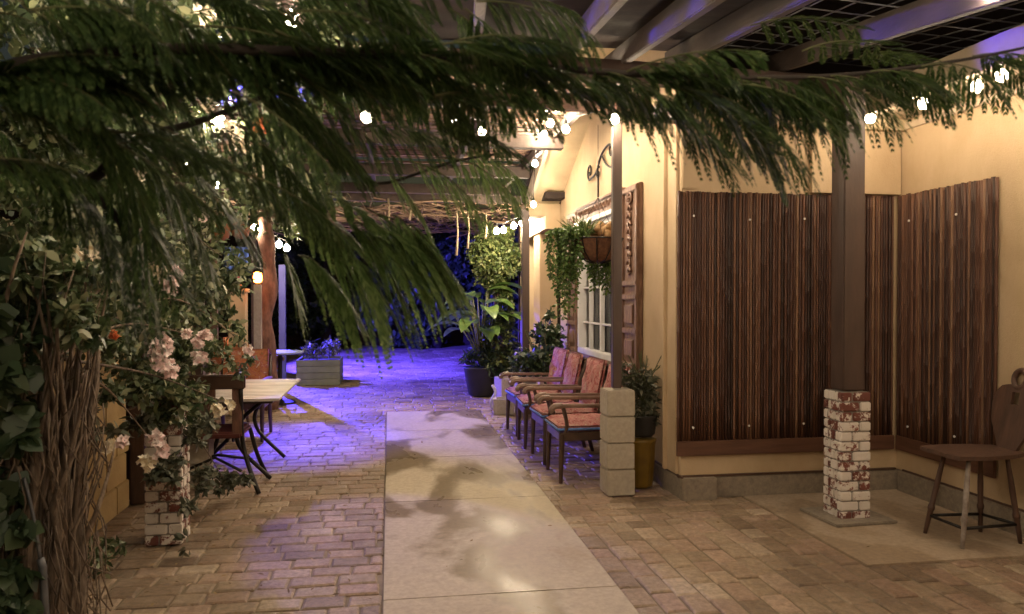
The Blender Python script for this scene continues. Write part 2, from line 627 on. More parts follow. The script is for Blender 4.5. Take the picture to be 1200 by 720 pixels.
def pavers(x0, x1, y0, y1, a, b, along_x, mb, cut=None):
    """a = long side, b = short side, running bond with jittered lengths"""
    gap = 0.011
    span = (y1 - y0) if along_x else (x1 - x0)
    rows = round(span / b)
    b = span / rows
    for r in range(rows):
        p = (x0 if along_x else y0) - random.random() * a
        e = x1 if along_x else y1
        while p < e:
            l = a * random.choice((0.72, 1.0, 1.0, 1.0, 1.15))
            q0, q1 = max(p, x0 if along_x else y0), min(p + l, e)
            p += l
            if q1 - q0 < 0.04:
                continue
            if along_x:
                bx0, bx1, by0, by1 = q0, q1, y0 + r * b, y0 + (r + 1) * b
            else:
                bx0, bx1, by0, by1 = x0 + r * b, x0 + (r + 1) * b, q0, q1
            if cut and cut((bx0 + bx1) / 2, (by0 + by1) / 2):
                continue
            z = random.uniform(-0.005, 0.003)
            t = [random.uniform(-0.002, 0.002) for _ in range(4)]
            c = 0.010
            gx0, gx1, gy0, gy1 = bx0 + gap / 2, bx1 - gap / 2, by0 + gap / 2, by1 - gap / 2
            j = lambda: random.uniform(-0.0055, 0.0055)
            low = [(gx0 + j(), gy0 + j()), (gx1 + j(), gy0 + j()), (gx1 + j(), gy1 + j()), (gx0 + j(), gy1 + j())]
            top = [(low[0][0] + c, low[0][1] + c), (low[1][0] - c, low[1][1] + c), (low[2][0] - c, low[2][1] - c), (low[3][0] + c, low[3][1] - c)]
            vs = [(x, y, -0.028) for x, y in low] + [(x, y, z - 0.007 + t[i]) for i, (x, y) in enumerate(low)] + [(x, y, z + t[i]) for i, (x, y) in enumerate(top)]
            fs = [(8, 9, 10, 11)]
            for i in range(4):
                k = (i + 1) % 4
                fs += [(i, k, 4 + k, 4 + i), (4 + i, 4 + k, 8 + k, 8 + i)]
            mb.add(vs, fs)


mb = MB()
pavers(-3.2, -0.035, 1.6, 10.05, 0.215, 0.145, True, mb)
pavers(-3.4, 2.12, 10.05, 22.0, 0.26, 0.19, True, mb)
pavers(1.165, 2.63, 4.95, 10.05, 0.20, 0.145, True, mb)
pavers(1.165, 2.63, 1.6, 4.95, 0.235, 0.133, False, mb)
pavers(2.63, 3.9, 1.6, 3.9, 0.235, 0.133, False, mb)
pv = build(mb, 'paving', 'paver')
tag(pv, 'weathered brown pavers laid in staggered rows across the patio', None, None, 'structure')
mb = MB()
mb.box((3.27, 4.67, -0.014), (1.27, 1.53, 0.03), 0.004)
tag(build(mb, 'concrete_pad', 'pad'), 'smooth brown concrete in the corner under the bamboo screens', None, None, 'structure')
mb = MB()
ys = [1.2, 3.80, 5.62, 7.15, 8.6, 10.03]
for a, b in zip(ys[:-1], ys[1:]):
    mb.box((0.565, (a + b) / 2, -0.006), (1.19, b - a - 0.005, 0.036), 0.003)
tag(build(mb, 'path', 'walk'), 'long damp concrete walkway slabs running into the blue light', None, None, 'structure')

# ------------------------------------------------------------------ house
XW, YF, XR = 2.14, 5.43, 3.91
house = thing('yellow_house', 'yellow stucco house with gabled side wall, white window and recessed corner', 'house', (3.9, 6.0, 0))
mb = MB()
# side wall facing the walkway, with window opening (y 6.80..8.40, z .88..2.28), gable top
W0, W1, WZ0, WZ1 = 6.80, 8.40, 0.88, 2.28
YE = 9.49


def gz(y):
    return 3.25 + (8.37 - y) * 0.467 + 0.06


def wall_x(x0, x1, ya, yb, za, zb0, zb1):
    mb.prism([(x0, ya, za), (x0, yb, za), (x0, yb, zb1), (x0, ya, zb0)], (x0, 0, 0), (x1, 0, 0))


wall_x(XW, XW + .2, YF, W0, 0.16, gz(YF), gz(W0))
wall_x(XW, XW + .2, W1, YE, 0.16, gz(W1), gz(YE))
wall_x(XW, XW + .2, W0, W1, 0.16, WZ0, WZ0)
wall_x(XW, XW + .2, W0, W1, WZ1, gz(W0), gz(W1))
# front wall of the recess, right wall, upper part
mb.box(((XW + .2 + XR) / 2, YF + .1 + .001, (0.16 + 2.95) / 2), (XR - XW - .2, .2, 2.79))
mb.box((XR + .1, 2.2, (0.16 + 2.9) / 2), (.2, 6.86, 2.74))
# wall step near the corner of the recess
mb.box((3.53, YF - .022, (2.29 + 2.77) / 2), (0.74, .045, .48))
wallo = build(mb, 'wall', 'stucco', house)
mb = MB()
mb.box((XW + .12, 7.4, .075), (.27, 4.1, .17), .008)
mb.box(((XW + XR) / 2 + .1, YF + .10, .077), (XR - XW + .1, .23, .166), .008)
mb.box((XR + .09, 2.1, .075), (.22, 6.6, .168), .008)
build(mb, 'foundation', 'found', house)
# small weep screed shadow lip
mb = MB()
mb.box((3.0, YF - .012, .166), (1.78, .02, .012))
mb.box((XW - .006, 7.4, .166), (.012, 4.05, .012))
mb.box((XR - .006, 2.1, .166), (.012, 6.5, .012))
build(mb, 'base_flashing', 'darkwood', house)
# fascia above the recess
mb = MB()
mb.box(((1.93 + XR) / 2, YF - .06, 2.835), (XR - 1.93, .10, .13), .006)
mb.box(((1.93 + XR) / 2, YF - .05, 2.93), (XR - 1.93 + .05, .22, .035), .006)
build(mb, 'fascia', 'cream', house)
# corner moulding
mb = MB()
mb.box((XW - .012, YF + .14, 1.5), (.024, .20, 2.66), .006)
mb.box((XW - .03, YF + .24, 1.5), (.045, .035, 2.66), .008)
mb.box((XW + .06, YF - .012, 2.53), (.115, .024, .46), .006)
build(mb, 'corner_trim', 'stucco', house)
# rake soffit and rake board
mb = MB()
for ya, yb in ((5.6, 9.62),):
    mb.prism([(1.78, ya, gz(ya) - .06), (1.78, yb, gz(yb) - .06), (1.78, yb, gz(yb) + .0), (1.78, ya, gz(ya))], (1.78, 0, 0), (XW, 0, 0))
build(mb, 'rake_soffit', 'cream', house)
mb = MB()
mb.prism([(1.73, 5.6, gz(5.6) - .12), (1.73, 9.7, gz(9.7) - .12), (1.73, 9.7, gz(9.7) + .10), (1.73, 5.6, gz(5.6) + .10)], (1.73, 0, 0), (1.775, 0, 0))
build(mb, 'rake_board', 'soffit', house)
# eave box + porch header + columns
mb = MB()
mb.box((1.93, 9.72, 2.60), (.44, .42, .16), .01)
mb.prism([(1.95, 9.5, 2.36), (1.95, 11.4, 2.33), (1.95, 11.4, 2.56), (1.95, 9.5, 2.60)], (1.95, 0, 0), (2.25, 0, 0))
build(mb, 'porch_header', 'stucco', house)
mb = MB()
mb.box((2.10, 10.25, 1.2), (.24, .44, 2.28), .01)
build(mb, 'porch_column', 'stucco', house)
mb = MB()
mb.box((2.10, 11.6, 1.2), (.2, .2, 2.28), .01)
build(mb, 'porch_column', 'stucco', house)
mb = MB()
mb.box((3.0, 11.9, 1.3), (1.6, .1, 2.6))
mb.box((2.9, 9.42, 1.3), (1.1, .1, 2.6))
mb.box((3.7, 10.6, 1.3), (.1, 2.4, 2.6))
build(mb, 'porch_back_wall', 'shade', house)
# roof
mb = MB()
mb.prism([(1.70, 4.9, gz(4.9) + .1), (1.70, 9.85, gz(9.85) + .1), (1.70, 9.85, gz(9.85) + .17), (1.70, 4.9, gz(4.9) + .17)], (0, 0, 0), (5, 0, 0))
mb.box((4.2, 10.7, 2.75), (4.6, 2.9, .08))
build(mb, 'roof', 'shade', house)
# soffit boards over right wall
mb = MB()
for i in range(34):
    y = 5.25 - i * .17
    mb.box((3.66, y, 2.86 + .0), (.50, .145, .02), .003)
mb.box((3.895, 2.4, 2.80), (.03, 6.0, .05), .004)
build(mb, 'eave_soffit', 'soffit', house)
mb = MB()
mb.box((3.385, 2.4, 2.885), (.045, 6.0, .17), .005)
build(mb, 'eave_fascia', 'soffit', house)

# window
win = None
mb = MB()
X = XW - .02
for z in (WZ0 + .03, WZ1 - .03):
    mb.box((X + .02, (W0 + W1) / 2, z), (.10, W1 - W0, .06), .006)
for y in (W0 + .03, W1 - .03):
    mb.box((X + .018, y, (WZ0 + WZ1) / 2), (.10, .055, WZ1 - WZ0 - .12), .006)
win = build(mb, 'window', 'white', house)
mb = MB()
for y in (7.15, 7.6, 8.03):
    mb.box((X + .03, y, (WZ0 + WZ1) / 2), (.045, .022 if y != 7.6 else .045, WZ1 - WZ0 - .12), .004)
for z in (1.22, 1.60, 1.94):
    mb.box((X + .032, (W0 + W1) / 2, z), (.03, W1 - W0 - .12, .02), .004)
build(mb, 'muntin', 'white', win)
mb = MB()
mb.box((X + .06, (W0 + W1) / 2, (WZ0 + WZ1) / 2), (.006, W1 - W0 - .1, WZ1 - WZ0 - .1))
build(mb, 'pane', 'glass', win)
mb = MB()
n = 60
vs, fs = [], []
for i in range(n + 1):
    y = W0 + .0 + (W1 - W0) * i / n
    x = XW + .16 + .03 * math.sin(i * 0.9) + .012 * math.sin(i * 2.3)
    vs += [(x, y, WZ0 - .05), (x, y, WZ1 + .05)]
for i in range(n):
    fs.append((2 * i, 2 * i + 2, 2 * i + 3, 2 * i + 1))
mb.add(vs, fs)
build(mb, 'curtain', 'curtain', win)
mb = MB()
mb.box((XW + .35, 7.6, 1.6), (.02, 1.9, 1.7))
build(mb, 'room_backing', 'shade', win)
# white casing strip over the window
mb = MB()
mb.box((XW - .045, 7.62, 2.30), (.09, 1.66, .05), .006)
build(mb, 'window_head', 'white', house)


def shutter(y0, y1):
    mb = MB()
    w = y1 - y0
    yc = (y0 + y1) / 2
    mb.box((XW - .02, yc, 1.67), (.04, w, 1.62), .006)
    for y in (y0 + .035, y1 - .035):
        mb.box((XW - .048, y, 1.67), (.024, .06, 1.60), .006)
    for z in (.90, 1.20, 1.50, 1.62, 2.44):
        mb.box((XW - .05, yc, z), (.03, w - .02, .05), .008)
    mb.box((XW - .048, yc, 1.05), (.03, w - .22, .16), .012)
    mb.box((XW - .048, yc, 1.35), (.03, w - .22, .18), .012)
    sh = build(mb, 'shutter', 'carved', house)
    mb = MB()
    # carved scrollwork: stacked curls and a rosette
    for k in range(9):
        z0 = 1.72 + k * .068
        s = 1 if k % 2 else -1
        pts = [(XW - .052, yc + s * (.05 * math.cos(a) * (1 - a / 9)), z0 + .045 * math.sin(a) * (1 - a / 9)) for a in [j * .5 for j in range(13)]]
        mb.tube(pts, [.016 - .0008 * j for j in range(13)], 5)
    ring = [(XW - .052, yc + .07 * math.cos(a), 2.37 + .05 * math.sin(a)) for a in [j * math.pi / 8 for j in range(17)]]
    mb.tube(ring, .014, 5)
    for j in range(6):
        a = j * math.pi / 3
        mb.tube([(XW - .05, yc, 2.37), (XW - .065, yc + .03 * math.cos(a), 2.37 + .025 * math.sin(a)), (XW - .05, yc + .06 * math.cos(a), 2.37 + .045 * math.sin(a))], [.008, .014, .005], 5)
    build(mb, 'carved_scroll', 'carved', sh, True)
    return sh


shutter(6.29, 6.76)
shutter(8.45, 8.88)
mb = MB()
mb.box((XW - .025, 7.60, 2.415), (.05, 1.66, .17), .006)
mb.box((XW - .05, 7.60, 2.475), (.04, 1.66, .03), .008)
for k in range(12):
    y0 = 6.92 + k * .125
    pts = [(XW - .055, y0 + .045 * math.cos(a) * (1 - a / 9), 2.405 + .04 * math.sin(a) * (1 - a / 9)) for a in [j * .6 for j in range(11)]]
    mb.tube(pts, .010, 5)
build(mb, 'carved_header', 'carved', house)

# wrought iron scroll over the window
mb = MB()


def scroll(cy, cz, r, turns, s, x=XW - .03, start=0.0):
    return [(x, cy + s * r * (1 - t * .8) * math.cos(start + t * turns * 6.283), cz + r * (1 - t * .8) * math.sin(start + t * turns * 6.283)) for t in [i / 26 for i in range(27)]]


mb.tube(scroll(7.95, 2.83, .09, 1.2, 1, start=-1.2), .011, 6)
mb.tube(scroll(7.15, 2.90, .10, 1.2, -1, start=-1.2), .011, 6)
mb.tube(curve_pts([(XW - .03, 7.98, 2.745), (XW - .03, 7.70, 2.78), (XW - .03, 7.5, 2.93), (XW - .03, 7.25, 2.98), (XW - .03, 7.08, 2.93)]), .012, 6)
mb.tube(scroll(7.62, 2.76, .07, 1.1, -1, start=1.0), .010, 6)
mb.tube(curve_pts([(XW - .03, 7.5, 2.93), (XW - .03, 7.32, 2.80), (XW - .03, 7.1, 2.74), (XW - .03, 6.9, 2.76)]), .011, 6)
mb.tube([(XW - .03, 7.62, 2.72), (XW - .03, 7.62, 2.52)], .010, 6)
o = build(mb, 'iron_scroll', 'metal', None, True)
tag(o, 'curly wrought iron ornament on the yellow wall above the window', 'wall ornament')

# wall spot fixture by the post
wf = thing('wall_floodlight', 'small twin spotlight under the eave beside the thin brown post', 'spotlight', (1.95, 5.45, 2.80))
mb = MB()
mb.box((1.95, 5.33, 2.86), (.10, .06, .06), .008)
mb.tube([(1.95, 5.31, 2.86), (1.94, 5.26, 2.80)], .012, 6)
build(mb, 'bracket', 'white', wf)
for dx in (-.035, .06):
    mb = MB()
    a = Vector((1.94 + dx, 5.26, 2.82)); d = Vector((-.5 if dx < 0 else .45, -.2, -.5)).normalized()
    mb.tube([a - d * .03, a, a + d * .04, a + d * .05], [.018, .028, .036, .037], 14)
    h = build(mb, 'lamp_head', 'white', wf, True)

# ------------------------------------------------------------------ bamboo screens
def bamboo(name, label, p0, p1, z0, z1, nrm):
    p0, p1 = Vector(p0), Vector(p1)
    d = p1 - p0
    L = d.length
    d.normalize()
    nrm = Vector(nrm)
    root = thing(name, label, 'bamboo screen', ((p0 + p1) / 2)[:2] + (z0,) if False else (((p0 + p1) / 2).x, ((p0 + p1) / 2).y, z0), 0, 'bamboo screens on the house wall')
    mb = MB()
    t = 0.0
    while t < L - .01:
        r = random.uniform(.0085, .0125)
        t += r
        c = p0 + d * t + nrm * (.018 + random.uniform(-.002, .002))
        zt = z1 + random.uniform(-.006, .004)
        zs = [z0 + .09, z0 + .09 + random.uniform(.1, .4)]
        while zs[-1] < zt - .2:
            zs.append(zs[-1] + random.uniform(.22, .38))
        pts, rr = [], []
        lean = random.uniform(-.003, .003)
        for z in zs[1:]:
            f = (z - z0) / (z1 - z0)
            for dz, q in ((-.008, 1.0), (0, 1.22), (.008, 1.0)):
                pts.append(c + d * lean * f + Vector((0, 0, z + dz)) - Vector((0, 0, 0)))
                rr.append(r * q)
        pts = [c + Vector((0, 0, zs[0]))] + pts + [c + d * lean + Vector((0, 0, zt))]
        rr = [r] + rr + [r * .97]
        pts = [Vector((p.x, p.y, p.z)) for p in pts if p.z <= zt + .001]
        rr = rr[:len(pts) - 1] + [r]
        mb.tube(pts, rr, 7)
        t += r + random.uniform(.0005, .0025)
    build(mb, 'poles', 'bamboo', root, True)
    mb = MB()
    c = (p0 + p1) / 2 + nrm * .02
    mb.beam(p0 + nrm * .022 + Vector((0, 0, z0 + .055)), p1 + nrm * .022 + Vector((0, 0, z0 + .055)), .024, .11, bev=.003)
    build(mb, 'bottom_board', 'rail', root)
    mb = MB()
    k = max(2, int(L / .42))
    for i in range(k):
        s = L * (i + .28) / k
        for z, in ((z1 - .20,), (z0 + .20,)):
            q = p0 + d * s + nrm * .030 + Vector((0, 0, z + random.uniform(-.01, .02)))
            mb = MB()
            mb.tube([q, q + nrm * .006], .0085, 10)
            build(mb, 'washer', 'screw', root)
    return root


bamboo('bamboo_screen', 'dark bamboo screen on the recessed wall facing the camera, behind the brick pier', (XW - .04, YF, 0), (XR - .045, YF, 0), .32, 2.28, (0, -1, 0))
bamboo('bamboo_screen', 'dark bamboo screen on the right hand wall behind the carved wooden chair', (XR, YF - .03, 0), (XR, 4.42, 0), .32, 2.28, (-1, 0, 0))

# ------------------------------------------------------------------ piers and pergola
def brick_pier(name, label, c, w, rows, rz, ch=.0665):
    root = thing(name, label, 'brick pier', (c[0], c[1], 0), rz, 'whitewashed brick piers')
    mb = MB()
    h = rows * ch
    mb.box((0, 0, h / 2), (w - .022, w - .022, h - .004))
    build(mb, 'mortar_core', 'mortar', root, world=False)
    mb = MB()
    bh = ch - .008
    for r in range(rows):
        z = ch / 2 + r * ch
        t = w * .42
        flip = r % 2
        for s, axis in ((1, 0), (-1, 0), (1, 1), (-1, 1)):
            # each face: one long brick and one short, swapped every row
            L1 = w * (.60 if flip else .36)
            segs = ((-w / 2, -w / 2 + L1), (-w / 2 + L1 + .010, w / 2))
            for a, b in segs:
                m = (a + b) / 2
                dp = .05
                off = w / 2 - dp / 2 + random.uniform(-.003, .003)
                if axis == 0:
                    # faces +-Y : full width bricks
                    mb.box((m, s * off, z), (b - a, dp, bh), .006)
                else:
                    a2, b2 = max(a, -w / 2 + dp + .004), min(b, w / 2 - dp - .004)
                    mb.box((s * off, (a2 + b2) / 2, z), (dp, b2 - a2, bh), .006)
    build(mb, 'bricks', 'brick', root, world=False)
    return root


BC = (3.08, 4.80)
brick_pier('brick_pier', 'whitewashed red brick pier under the thick post before the bamboo', BC, .215, 13, R(0))
mb = MB()
mb.box((3.08, 4.79, .010), (.46, .42, .02), .006, R(3))
tag(build(mb, 'footing', 'found'), 'flat square of pale concrete under the brick pier at right', 'footing')


def block_pier(label, c, w, n, rz=0.0, h=.2):
    root = thing('block_pier', label, 'block pier', (c[0], c[1], 0), rz, 'piers of stacked concrete blocks')
    for i in range(n):
        mb = MB()
        mb.box((random.uniform(-.002, .002), random.uniform(-.002, .002), h / 2 + i * h), (w, w, h - .006), .007)
        build(mb, 'block', 'block', root, world=False)
    return root


block_pier('pale concrete block pier under the thin post, beside the yellow pot', (1.72, 5.66), .215, 4)
block_pier('narrow concrete block pier at the left, behind the pink flowers', (-1.48, 6.33), .19, 4)
block_pier('grey concrete block pier at the far end of the armchair row', (1.70, 9.55), .24, 4)

perg = thing('pergola', 'brown timber pergola with slatted roof spanning the patio', 'pergola', (0.5, 6, 0))


def part(mb, name, mat, parent=perg, smooth=False):
    return build(mb, name, mat, parent, smooth)


part(MB().box((BC[0], BC[1], (.87 + 3.0) / 2), (.155, .155, 2.13), .008), 'post', 'post')
part(MB().box((1.70, 5.62, (.81 + 2.9) / 2), (.068, .068, 2.09), .006), 'post', 'post')
part(MB().box((1.70, 9.55, (.8 + 2.6) / 2), (.09, .09, 1.8), .006), 'post', 'post')
part(MB().box((-1.48, 6.33, (.80 + 2.9) / 2), (.09, .09, 2.1), .006), 'post', 'post')
part(MB().box((-1.30, 4.95, (.80 + 2.9) / 2), (.12, .12, 2.1), .006), 'post', 'post')
part(MB().box((0.15, 5.62, 2.955), (3.6, .09, .12), .006), 'crossbeam', 'darkwood')
for y, z in ((7.45, 3.02), (9.3, 3.02), (10.75, 3.0)):
    part(MB().box((-.30, y, z), (4.0, .10, .13), .006), 'crossbeam', 'rafter')
for x in (-2.2, -1.2, -.2, .8, 1.62):
    part(MB().beam((x, 5.6, 3.12), (x, 10.9, 3.09), .05, .10, bev=.005), 'rafter', 'rafter')
mb = MB()
y = 5.75
while y < 9.35:
    mb.box((-.35 + random.uniform(-.03, .03), y, 3.19 + random.uniform(-.004, .004)), (4.1, .10, .022), .003, R(random.uniform(-.4, .4)))
    y += .145
while y < 10.9:
    mb.box((-.35, y, 3.19), (4.1, .05, .022), .003, R(random.uniform(-.6, .6)))
    y += .36
part(mb, 'roof_slats', 'slat')
# near rafters, sloping up with distance
D = ray(545, 200).normalized()
ends = [(560, 30), (681, 40), (748, 52), (836, 44), (966, 56), (1110, 80)]
far = []
for i, (u, v) in enumerate(ends):
    p = atY(u, v, 4.95)
    k = 3.06 + .045 * i * 0
    s = (3.10 - p.z) / 1.0
    # put the far end at z 3.1 along the pixel ray
    d = ray(u, v)
    t = (3.12 - CZ) / d.z
    e = Vector((d.x * t, d.y * t, 3.12))
    far.append(e)
    a = e + D * 1.1
    b = e - D * 3.2
    w, h = (.055, .14)
    part(MB().beam(a, b, w, h, bev=.006), 'rafter', 'rafter')
part(MB().beam(far[0] + D * .5 + Vector((-1.2, 0, -.13)), far[5] + D * .5 + Vector((.5, 0, -.13)), .10, .15, bev=.008), 'crossbeam', 'post')
# boards above the left bays
nrm = Vector((0, 0, 1))
mb = MB()
for k in range(46):
    q = -3.2 + k * .095
    a = far[0] + D * q + Vector((-1.6, 0, .10))
    b = far[3] + D * q + Vector((.02, 0, .10))
    b2 = far[3] + D * q + Vector((.03, 0, .10))
    mb.beam(a, b, .088, .016)
part(mb, 'shade_boards', 'shade')
mb = MB()
for k in range(17):
    q = -3.2 + k * .26
    mb.tube([far[3] + D * q + Vector((.0, 0, .10)), far[5] + D * q + Vector((.6, 0, .10))], .005, 4)
for k in range(14):
    f = k / 13
    e = far[3].lerp(far[5] + Vector((.6, 0, 0)), f) + Vector((0, 0, .108))
    mb.tube([e + D * 1.0, e - D * 3.2], .005, 4)
part(mb, 'wire_mesh', 'wire')

# far twig roof with hanging vines
tr = thing('thatched_canopy', 'low canopy of dry twigs and vines over the far end of the walkway', 'canopy', (0.3, 12.4, 0))
mb = MB()
for i in range(520):
    x, y = random.uniform(-2.4, 2.1), random.uniform(11.0, 14.6)
    a = random.uniform(0, 3.14)
    l = random.uniform(.3, .9)
    z = 2.78 + random.uniform(-.1, .14)
    dz = random.uniform(-.08, .08)
    mb.tube([(x, y, z), (x + l * .5 * math.cos(a), y + l * .5 * math.sin(a), z + dz + .03), (x + l * math.cos(a), y + l * math.sin(a), z + dz)], random.uniform(.006, .016), 4)
build(mb, 'twigs', 'twig', tr)
for (u, z0, z1) in ((535, 2.75, 2.1), (548, 2.75, 2.2), (569, 2.72, 2.35), (480, 2.9, 2.6), (455, 2.9, 2.55)):
    p = atY(u, 300, 11.1)
    mb = MB()
    mb.tube([(p.x, 11.1, z0), (p.x + .02, 11.1, (z0 + z1) / 2), (p.x, 11.12, z1)], [.014, .012, .02], 5)
    build(mb, 'hanging_rope', 'rope', tr, True)
for y in (11.2, 12.8, 14.4):
    build(MB().box((-.15, y, 2.93), (4.6, .09, .12), .005), 'canopy_beam', 'rafter', tr)
for x, y in ((-2.4, 11.2), (2.0, 14.4), (-2.4, 14.4), (2.06, 11.95)):
    build(MB().box((x, y, 1.43), (.09, .09, 2.86), .005), 'canopy_post', 'darkwood', tr)

# ------------------------------------------------------------------ string lights
def string_light(label, pts, bulbs, sag=.05, r=.034, mat='bulb', group='string lights under the pergola'):
    p0 = Vector(pts[0])
    root = thing('string_light', label, 'string light', p0, 0, group)
    P = []
    for a, b in zip(pts[:-1], pts[1:]):
        a, b = Vector(a), Vector(b)
        for k in range(10):
            t = k / 10
            P.append(a.lerp(b, t) - Vector((0, 0, 4 * sag * t * (1 - t))))
    P.append(Vector(pts[-1]))
    mb = MB()
    mb.tube(P, .0045, 5)
    build(mb, 'cable', 'cable', root)
    for q in bulbs:
        q = Vector(q)
        # cable point straight above or nearest
        n = min(P, key=lambda p: (p - q).length)
        mb = MB()
        top = Vector((q.x, q.y, q.z + r + .045))
        mb.tube([n, top], .004, 5)
        mb.tube([top, top - Vector((0, 0, .045))], [.013, .014], 8)
        s = build(mb, 'socket', 'cable', root)
        mb = MB()
        mb.lathe([(.008, r * 1.3), (r * .55, r * .9), (r * .9, r * .4), (r, 0), (r * .87, -r * .5), (r * .5, -r * .87), (.002, -r)], q, 10)
        build(mb, 'bulb', mat, root, True)
    return root


def row(p, dz=.10):
    return [Vector(x) + Vector((0, 0, dz)) for x in p]


# right string along the eave of the recess, going on past the camera's right
b1 = [atZ(1145, 102, 2.76), atZ(1082, 122, 2.76), atZ(1020, 139, 2.78)]
ex = [Vector((3.45, 3.9, 2.76)), Vector((3.42, 3.3, 2.76)), Vector((3.4, 2.6, 2.76)), Vector((3.4, 1.9, 2.76)), Vector((3.4, 1.0, 2.76))]
allb = ex[::-1] + b1
string_light('string of glowing bulbs along the eave above the right bamboo screen', row([(3.4, .4, 2.78)] + allb + [(3.4, 5.5, 2.8)]), allb, .02, .036, 'bulbd')
# string on the crossbeam with the thin post
b2 = [atY(720, 140, 5.45), atY(663, 152, 6.6), atY(653, 126, 6.0), atY(641, 126, 6.6)]
string_light('string of bulbs running from the thin brown post toward the gable', row([b2[0] + Vector((.2, 0, .02))] + b2), b2, .01)
b3 = [atY(637, 158, 7.3), atY(645, 145, 6.9), atY(627, 192, 8.4), atY(631, 172, 7.9), atY(625, 240, 8.9)]
b3.sort(key=lambda p: p.y)
string_light('string of bulbs climbing down the sloping rake board of the gable', row(b3 + [atY(620, 255, 10)]), b3, .01)
b4 = [atY(430, 137, 4.3), atZ(532, 139, 2.86), atZ(565, 155, 2.88)]
string_light('string of bulbs crossing the slatted roof above the walkway', row([(-2.2, 3.9, 2.75)] + b4 + [(1.5, 6.7, 2.9)]), b4, .03)
b5 = [atY(582, 271, 10.8), atY(590, 270, 11.0), atY(602, 265, 10.6), atY(612, 262, 10.2), atY(622, 259, 10.0)]
string_light('cluster of bright bulbs at the end of the porch beside the hanging vines', row(b5[::-1]), b5, .0, .042)
b6 = [atY(298, 268, 10.5), atY(318, 283, 10.9), atY(327, 287, 11.0), atY(336, 291, 11.2)]
string_light('bright cluster of bulbs hanging at the far left of the patio', row(b6), b6, .0, .045)
b7 = [atY(258, 143, 4.6), atY(362, 95, 4.2)]
b7.sort(key=lambda p: p.x)
string_light('string of bulbs half hidden in the leaves at upper left', row([(-2.4, 4.6, 2.9)] + b7), b7, .02)
# nearer string overhead, unseen, added as fill light above and behind the camera
b8 = [Vector((2.6, 3.0, 2.85)), Vector((1.9, 2.6, 2.85)), Vector((2.3, 1.2, 2.85)), Vector((.85, .9, 2.75)), Vector((-.4, -.6, 2.8)), Vector((2.2, -.6, 2.8))]
b8 += [Vector((.7, -.9, 2.6)), Vector((-1.1, -1.2, 2.6)), Vector((.1, -1.8, 2.6)), Vector((1.6, -1.5, 2.7)), Vector((3.0, -.3, 2.8))]
b8.sort(key=lambda p: -p.y)
string_light('unseen overhead string of bulbs added to light the near part of the patio', row([(3.0, 4.6, 2.95)] + b8), b8, .03)
b9 = [Vector((-.42, 3.5, 2.72)), Vector((-.95, 4.5, 2.78)), Vector((-1.9, 7.6, 2.75)), Vector((-1.9, 9.0, 2.75))]
string_light('string of bulbs added to light the climbing vine on the left side', row([(-.1, 2.2, 2.8), (-.35, 2.6, 2.62), (-.85, 2.95, 2.70), b9[0], b9[1], (-1.3, 4.95, 2.75)]), b9[:2] + [Vector((-.35, 2.6, 2.62)), Vector((-.85, 2.95, 2.70))], .02)  # bulbs added here to brighten the vine leaves and flowers
string_light('string of bulbs along the left edge above the tables', row([(-1.9, 6.4, 2.8), b9[2], b9[3], (-1.9, 10, 2.8)]), b9[2:], .02)


def spot(name, loc, target, energy, color, size, blend=.4, rad=.05):
    l = bpy.data.lights.new(name, 'SPOT')
    l.energy = energy
    l.color = color
    l.spot_size = R(size)
    l.spot_blend = .25 if size > 50 else (.9 if size > 40 else blend)
    l.shadow_soft_size = rad
    o = bpy.data.objects.new(name, l)
    COL.objects.link(o)
    o.location = loc
    o.rotation_euler = (Vector(target) - Vector(loc)).to_track_quat('-Z', 'Y').to_euler()
    return o


def floodlight(label, loc, target, energy, color, size, rad=.04):
    root = thing('blue_floodlight', label, 'floodlight', loc, 0, 'blue floodlights')
    d = (Vector(target) - Vector(loc)).normalized()
    L = Vector(loc)
    mb = MB()
    mb.tube([L - d * .16, L - d * .10, L - d * .02, L - d * .015], [.03, .05, .07, .07], 14)
    build(mb, 'housing', 'metal', root, True)
    s = spot('blue_floodlight_lamp', loc, target, energy, color, size, .35, rad)
    s.parent = root
    s.location = (0, 0, 0)
    return root


BLUE = (.075, .05, 1.0)
floodlight('blue floodlight on the farthest left canopy post, tilted toward the camera', (-2.5, 15.0, 2.65), (-.35, 12.5, 0.0), 3700, BLUE, 58)
floodlight('blue floodlight on the farthest left canopy post, tilted toward the dark trees', (-2.5, 15.25, 2.65), (0.6, 17.2, 0.5), 8500, BLUE, 92)
floodlight('blue floodlight under the slatted roof aimed down beside the white table', (-1.15, 10.2, 2.85), (-1.0, 8.5, 0), 1900, BLUE, 44)
floodlight('blue floodlight in the middle of the pergola aimed at the near paving', (-1.7, 8.3, 2.85), (.15, 4.6, 0), 230, BLUE, 24)
floodlight('blue floodlight on the left pergola post lighting the near rafters', (-1.2, 5.0, 2.72), (3.6, 3.0, 3.10), 6500, BLUE, 22)

